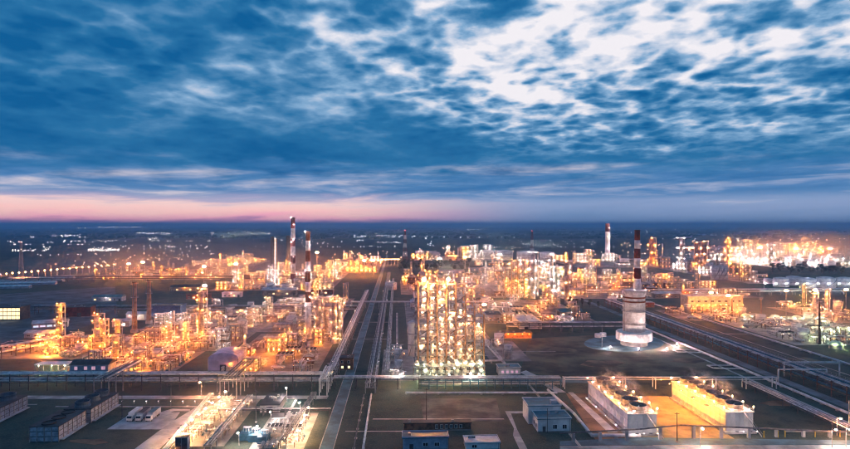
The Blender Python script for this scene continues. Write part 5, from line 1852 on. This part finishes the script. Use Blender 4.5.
for k in range(3):
    t = thing('transformer_skid', lab(k, 3, 'blue transformer skid', 'at the bottom edge beside the trestle'), 'transformer', D((243 + k * 10 - 397) * S(444), 212 - k * 1.5), RZ, 'transformer skids')
    MB().box(-1.7, 1.7, 0, 6, 0.1, 2.6).build('tank_body', TEALP, t)
    for i in range(6):
        MB().box(-2.1, 2.1, 0.6 + i * 0.9, 0.9 + i * 0.9, 0.3, 2.3).build('radiator_fin', TEALP, t)
    for i in range(3):
        MB().cyl((-1 + i, 3, 2.6), (-1 + i, 3, 4.2), 0.16, 0.1, 8).build('bushing', WHITE, t)
    MB().cyl((-1.4, 5, 3.4), (1.4, 5, 3.4), 0.45, None, 12).build('oil_drum', PIPE, t)
for k, (u, v) in enumerate([(258, 440), (271, 425), (239, 447)]):
    place(P['street'][0], G(u, v), RZ, (0.9, 0.9, 0.55), ['lamp post between the blue transformers', 'lamp post behind the blue transformers', 'lamp post left of the blue transformers'][k], 'street lamp', None, COOL)
t = thing('equipment_cabinet', 'dark upright equipment cabinet at the bottom edge of the pump yard', 'cabinet', G(175, 452), RZ)
MB().box(0, 4.4, 0, 2.2, 0, 4.6).build('body', WALLB, t)
MB().box(-0.15, 4.55, -0.15, 2.35, 4.6, 4.75).build('roof', ROOFD, t)
for i in range(2):
    do = MB().box(0.2 + i * 2.1, 2.1 + i * 2.1, -0.06, 0, 0.3, 4.3).build('door', DSTEEL, t)
    MB().box(1.9 + i * 0.3, 2.0 + i * 0.3, -0.14, -0.06, 2.0, 2.5).build('handle', STEEL, do)

# ------------------------------------------------------------------ trees
def make_tree(seed):
    rnd = random.Random(seed)
    t = proto('tree')
    m = MB()
    m.cyl((0, 0, 0), (0, 0, 5), 0.3, 0.18, 7)
    for i in range(6):
        a = rnd.uniform(0, 2 * PI)
        m.cyl((0, 0, 2.5 + i * 0.5), (2.2 * math.cos(a), 2.2 * math.sin(a), 5 + i * 0.6), 0.13, 0.05, 5)
    m.build('trunk', BARK, t)
    c = MB()
    cl = [(rnd.uniform(-2, 2), rnd.uniform(-2, 2), rnd.uniform(4, 9.5), rnd.uniform(0.9, 1.7)) for _ in range(9)]
    for i in range(420):
        x, y, z, r = rnd.choice(cl)
        d = Vector((rnd.gauss(0, 1), rnd.gauss(0, 1), rnd.gauss(0, 1))).normalized() * r * rnd.uniform(0.5, 1.1)
        p = Vector((x, y, z)) + d
        a = Vector((rnd.gauss(0, 1), rnd.gauss(0, 1), rnd.gauss(0, 1))).normalized()
        b = a.orthogonal().normalized()
        s_ = rnd.uniform(0.25, 0.5)
        c._q([p + a * s_, p + b * s_, p - a * s_, p - b * s_], [(0, 1, 2, 3)])
    c.build('crown', LEAF, t)
    return register(t)


TREES = [make_tree(i) for i in range(3)]
rnd = random.Random(77)
copse = []
for i in range(60):
    copse.append((rnd.uniform(398, 474), rnd.uniform(264.5, 272.5)))
copse.sort()
for k, (u, v) in enumerate(copse):
    s_ = rnd.uniform(0.6, 1.05)
    place(rnd.choice(TREES), G(u, v), rnd.uniform(0, 6), (s_ * 1.4, s_ * 1.4, s_), lab(k, 60, 'dark bushy tree', 'in the copse beyond the central tower'), 'tree', 'trees of the copse')
copse = sorted((rnd.uniform(770, 860), rnd.uniform(270.5, 276)) for _ in range(40))
for k, (u, v) in enumerate(copse):
    s_ = rnd.uniform(0.7, 1.2)
    place(rnd.choice(TREES), G(u, v), rnd.uniform(0, 6), (s_ * 1.4, s_ * 1.4, s_), lab(k, 40, 'dark tree', 'in the belt behind the blue-white tanks'), 'tree', 'trees behind the tanks')
for k, (u, v) in enumerate([(509, 322), (516, 321), (525, 319), (570, 306), (576, 307), (582, 308), (590, 309), (598, 310)]):
    s_ = rnd.uniform(0.5, 0.8)
    place(rnd.choice(TREES), G(u, v), rnd.uniform(0, 6), s_, 'small dark bush' if False else lab(k, 8, 'low dark tree', 'along the edge before the centre-right units'), 'tree', 'trees before the centre-right units')

# ------------------------------------------------------------------ far woods: one dark mass of tree lines
rnd = random.Random(5)
mb = MB()
for (v, u0, u1, n) in [(239.5, -40, 900, 340), (236.5, -40, 900, 340), (234, -40, 900, 340), (232, -40, 900, 340), (230.3, -60, 910, 360), (229, -60, 910, 360)]:
    gap = [rnd.uniform(u0, u1) for _ in range(9)]
    for i in range(n):
        u = rnd.uniform(u0, u1)
        if min(abs(u - q) for q in gap) < 18:
            continue
        p = G(u, v + rnd.uniform(-0.25, 0.25) * (v - VH) * 0.25)
        r = rnd.uniform(9, 20) * (1 + p.y / 9000)
        hgt = rnd.uniform(9, 17)
        mb._q([(p.x - r, p.y, 0), (p.x - r * 0.2, p.y - r * 0.6, 0), (p.x + r, p.y, 0), (p.x + r * 0.1, p.y + r * 0.6, 0), (p.x - r * 0.5, p.y, hgt * rnd.uniform(0.7, 1)), (p.x + r * 0.45, p.y, hgt)],
              [(0, 1, 4), (1, 5, 4), (1, 2, 5), (2, 3, 5), (3, 4, 5), (3, 0, 4)])
o = mb.build('far_woods', LEAF)
o['kind'] = 'stuff'
o['label'] = 'dark belts of woodland across the plain below the horizon'

# low sheds that fill the middle distance on the left
sheds = [(228, 316, 22, 9, 4.5, 'dark pitched shed behind the orange tower'), (252, 313, 16, 9, 4.0, 'small dark shed left of the banded chimney'), (262, 297, 38, 11, 6.0, 'long dark shed in front of the tallest chimney'),
         (186, 301, 24, 10, 5.0, 'low dark shed behind the bright floodlight mast'), (92, 303, 30, 10, 4.5, 'low bluish shed left of the slender stacks'), (222, 299, 20, 10, 5.0, 'low shed left of the long dark shed'),
         (170, 293, 34, 12, 5.0, 'far low shed under the orange floodlight mast'), (310, 296, 26, 10, 5.0, 'dark shed right of the tallest chimney'), (24, 340, 20, 8, 3.6, 'dark flat store left of the orange unit'),
         (1, 352, 24, 9, 3.6, 'dark flat store at the left edge'), (560, 318, 20, 10, 4.0, 'small store on the edge of the brown field'), (628, 309, 26, 10, 4.5, 'dark store behind the white chimney base'),
         (470, 272.5, 60, 14, 6.0, 'long pale hall behind the copse'), (440, 275, 40, 12, 5.0, 'low hall in front of the copse'),
         (655, 300, 30, 10, 5.0, 'long store right of the banded right chimney')]
for k, (u, v, w, d, h, l) in enumerate(sheds):
    building(l, G(u, v), RZ + (R(6) if k % 3 == 0 else 0), w, d, h, [WALLB, WALLP, CONCD, WALLR][k % 4], [ROOFD, ROOFT, ROOFW][k % 3], roofkind=['gable', 'flat'][k % 2], parapet=0.2, name='shed', cat='shed',
             windows=[(3 + q * 5.0, 1.3, 2.0, 1.2, [GLASS, WINW, GLASS][(q + k) % 3]) for q in range(int((w - 4) / 5))], doors=[(w - 2.2, 2.2, 2.8)], lampm=[SODIUM, COOL, WARM][k % 3], lamppts=[(w * 0.5, -1.4, h - 0.4)])

# ------------------------------------------------------------------ far town lights: nobody could count them
def far_lights(name, label, spots, m, r0, seed):
    rnd = random.Random(seed)
    mb = MB()
    for (u0, u1, v0, v1, n) in spots:
        for _ in range(n):
            p = G(rnd.uniform(u0, u1), rnd.uniform(v0, v1))
            k = p.y / 574.0 * r0 * rnd.choice([0.5, 0.6, 0.7, 0.9, 1.1])
            mb.octa((p.x, p.y, 8 + k), k)
    o = mb.build(name, m)
    o['kind'] = 'stuff'
    o['label'] = label
    return o


FARW = emit('far_town_lamp_white', (1.0, 0.92, 0.86), 14.0)
FARB = emit('far_town_lamp_bluish', (0.75, 0.88, 1.0), 9.0)
FARO = emit('far_town_lamp_orange', (1.0, 0.66, 0.40), 14.0)
far_lights('far_town_lights', 'white lights of a town on the far left plain',
           [(98, 142, 228.6, 229.6, 40), (52, 86, 237.5, 240.5, 34), (28, 34, 239, 240.5, 4), (4, 60, 245, 246.5, 9), (60, 118, 243.5, 246, 22), (10, 38, 253, 256, 20),
            (42, 50, 251, 256, 12), (88, 120, 251.5, 256, 70), (135, 172, 235, 237.5, 26), (148, 158, 240.5, 245, 14), (120, 215, 249, 253.5, 34), (160, 215, 255, 260, 10),
            (210, 215, 235, 238, 5), (225, 275, 234, 237, 18), (20, 170, 228, 231, 20), (0, 90, 248.2, 248.8, 12), (120, 215, 244.2, 244.8, 12), (30, 120, 259.4, 260.2, 10), (220, 262, 237.5, 240, 10)], FARW, 0.32, 1)
far_lights('far_village_lights', 'bluish lights of villages along the central horizon',
           [(352, 366, 238, 240.5, 20), (354, 364, 243, 244.5, 8), (375, 402, 237.8, 240.5, 36), (412, 416, 238, 241, 6), (424, 428, 239, 242, 6), (376, 402, 245.5, 247, 18),
            (466, 482, 231, 232.4, 12), (486, 494, 228, 229.5, 6), (428, 436, 244, 250, 10), (300, 350, 240, 248, 12), (500, 600, 243, 249, 34), (520, 560, 247, 251, 20), (560, 700, 228, 236, 12),
            (700, 850, 228.5, 240, 8), (200, 330, 243.0, 243.6, 14), (230, 400, 250.4, 251.2, 22), (420, 520, 240.2, 240.8, 10), (430, 620, 250.6, 251.6, 26), (520, 620, 236.4, 236.9, 8), (640, 850, 241.5, 242.2, 16)], FARB, 0.30, 2)
far_lights('far_plant_lights', 'pink and orange lights of the far plants below the horizon',
           [(72, 120, 267, 273, 22), (95, 150, 258, 266, 14), (150, 240, 258, 266, 30), (620, 660, 246, 252, 20), (690, 850, 243, 250, 26), (724, 850, 253, 262, 60), (416, 440, 258, 266, 30), (330, 420, 256, 263, 26), (440, 520, 252, 258, 30), (590, 720, 252, 262, 40)], FARO, 0.34, 3)

# ------------------------------------------------------------------ steam over the cooling towers
def steam_material(name, density, seed):
    m = bpy.data.materials.new(name)
    m.use_nodes = True
    t = m.node_tree
    t.nodes.clear()
    s = NT(t)
    tc = t.nodes.new('ShaderNodeTexCoord')
    n = s.noise(tc.outputs['Object'], 0.30, 5.0, 0.65, 0.8)
    ln = t.nodes.new('ShaderNodeVectorMath')
    ln.operation = 'LENGTH'
    mp = t.nodes.new('ShaderNodeMapping')
    t.links.new(tc.outputs['Generated'], mp.inputs[0])
    mp.inputs['Location'].default_value = (-1, -1, -1)
    mp.inputs['Scale'].default_value = (2, 2, 2)
    t.links.new(mp.outputs[0], ln.inputs[0])
    fall = s.m('SUBTRACT', 1.0, s.smooth(ln.outputs['Value'], 0.15, 0.98))
    d = s.m('MULTIPLY', s.m('MULTIPLY', s.smooth(n, 0.48, 0.78), fall), density)
    pv = t.nodes.new('ShaderNodeVolumePrincipled')
    pv.inputs['Color'].default_value = (0.99, 0.99, 1.0, 1)
    t.links.new(d, pv.inputs['Density'])
    o = t.nodes.new('ShaderNodeOutputMaterial')
    t.links.new(pv.outputs[0], o.inputs['Volume'])
    return m


STEAM = steam_material('cooling_tower_steam', 0.4, 1)
def blob(rx, ry, rz_, n=20, half=False):
    mb = MB()
    ks = 9
    prof = []
    for i in range(ks):
        a = -PI / 2 + PI * (i + 0.12) / (ks - 0.76)
        if half and a < 0:
            continue
        prof.append((math.cos(a), math.sin(a)))
    mb.lathe(prof, n)
    mb.v = [(x * rx, y * ry, z * rz_) for x, y, z in mb.v]
    return mb


for k, (u, v, L, w) in enumerate([(726, 435, 43, 10.6), (628, 437, 45, 11.0)]):
    o = blob(7.0, L * 0.56, 5.2).build('steam', STEAM)
    c0 = G(u, v)
    o.location = (c0.x + w * 0.5 - SLANT * L / 2 + 1.0, c0.y + L / 2 + 1, 13.2)
    o.rotation_euler = (0, 0, RZ)
    o['kind'] = 'stuff'
    o['label'] = ['thin steam drifting off the right cooling tower', 'thin steam drifting off the left cooling tower'][k]

# thin steam veils added over the process units to give their lamps halos
VEIL = {}
def veil(label, u, v, rx, ry, h, dens):
    key = round(dens, 5)
    if key not in VEIL:
        m = bpy.data.materials.new('steam_glow_veil')
        m.use_nodes = True
        t = m.node_tree
        t.nodes.clear()
        pv = t.nodes.new('ShaderNodeVolumePrincipled')
        pv.inputs['Color'].default_value = (0.92, 0.90, 0.92, 1)
        pv.inputs['Density'].default_value = dens * 0.28
        pv.inputs['Anisotropy'].default_value = 0.2
        o_ = t.nodes.new('ShaderNodeOutputMaterial')
        t.links.new(pv.outputs[0], o_.inputs['Volume'])
        VEIL[key] = m
    o = None
    for k, f in enumerate((1.15, 0.95, 0.75, 0.55)):
        c = blob(rx * f, ry * f, h * f, 28, True).build('steam_glow_veil', VEIL[key], o)
        c.location = (G(u, v) + Vector((0, 0, 0.4))) if o is None else (0, 0, 0.3 * k)
        if o is None:
            c.rotation_euler = (0, 0, RZ)
            c['label'] = label
        c['kind'] = 'stuff'
        o = o or c


veil('added warm steam veil over the orange units on the left', 195, 350, 95, 75, 34, 0.0009)
veil('added warm steam veil around the banded chimney', 300, 348, 45, 70, 48, 0.0010)
veil('added warm steam veil over the far left plant', 172, 276.5, 230, 150, 55, 0.0024)
veil('added steam veil around the tallest chimney', 300, 282, 130, 130, 50, 0.0012)
veil('added steam veil around the central tower', 448, 366, 36, 40, 62, 0.0013)
veil('added warm steam veil over the broad orange tower block', 530, 298, 110, 130, 55, 0.0011)
veil('added steam veil behind the white chimney base', 655, 285, 110, 110, 50, 0.0011)
veil('added bright steam veil over the dazzling plant', 790, 263, 330, 160, 60, 0.0030)
veil('added warm steam veil before the long orange-lit building', 716, 314, 50, 40, 34, 0.0022)
veil('added pale steam veil over the greenish-lit yard', 805, 332, 62, 60, 26, 0.0020)
veil('added warm steam veil over the pump yard', 218, 420, 15, 32, 14, 0.004)

# ------------------------------------------------------------------ the air
hz = MB().box(-FAR - 200, FAR + 200, -2200, FAR + 200, -1.2, 128.0)
hm = bpy.data.materials.new('evening_haze')
hm.use_nodes = True
ht = hm.node_tree
ht.nodes.clear()
pv = ht.nodes.new('ShaderNodeVolumePrincipled')
pv.inputs['Color'].default_value = (0.30, 0.62, 1.0, 1)
pv.inputs['Density'].default_value = 1.6e-4
pv.inputs['Anisotropy'].default_value = 0.25
ho = ht.nodes.new('ShaderNodeOutputMaterial')
ht.links.new(pv.outputs[0], ho.inputs['Volume'])
hob = hz.build('haze', hm)
hob['kind'] = 'stuff'
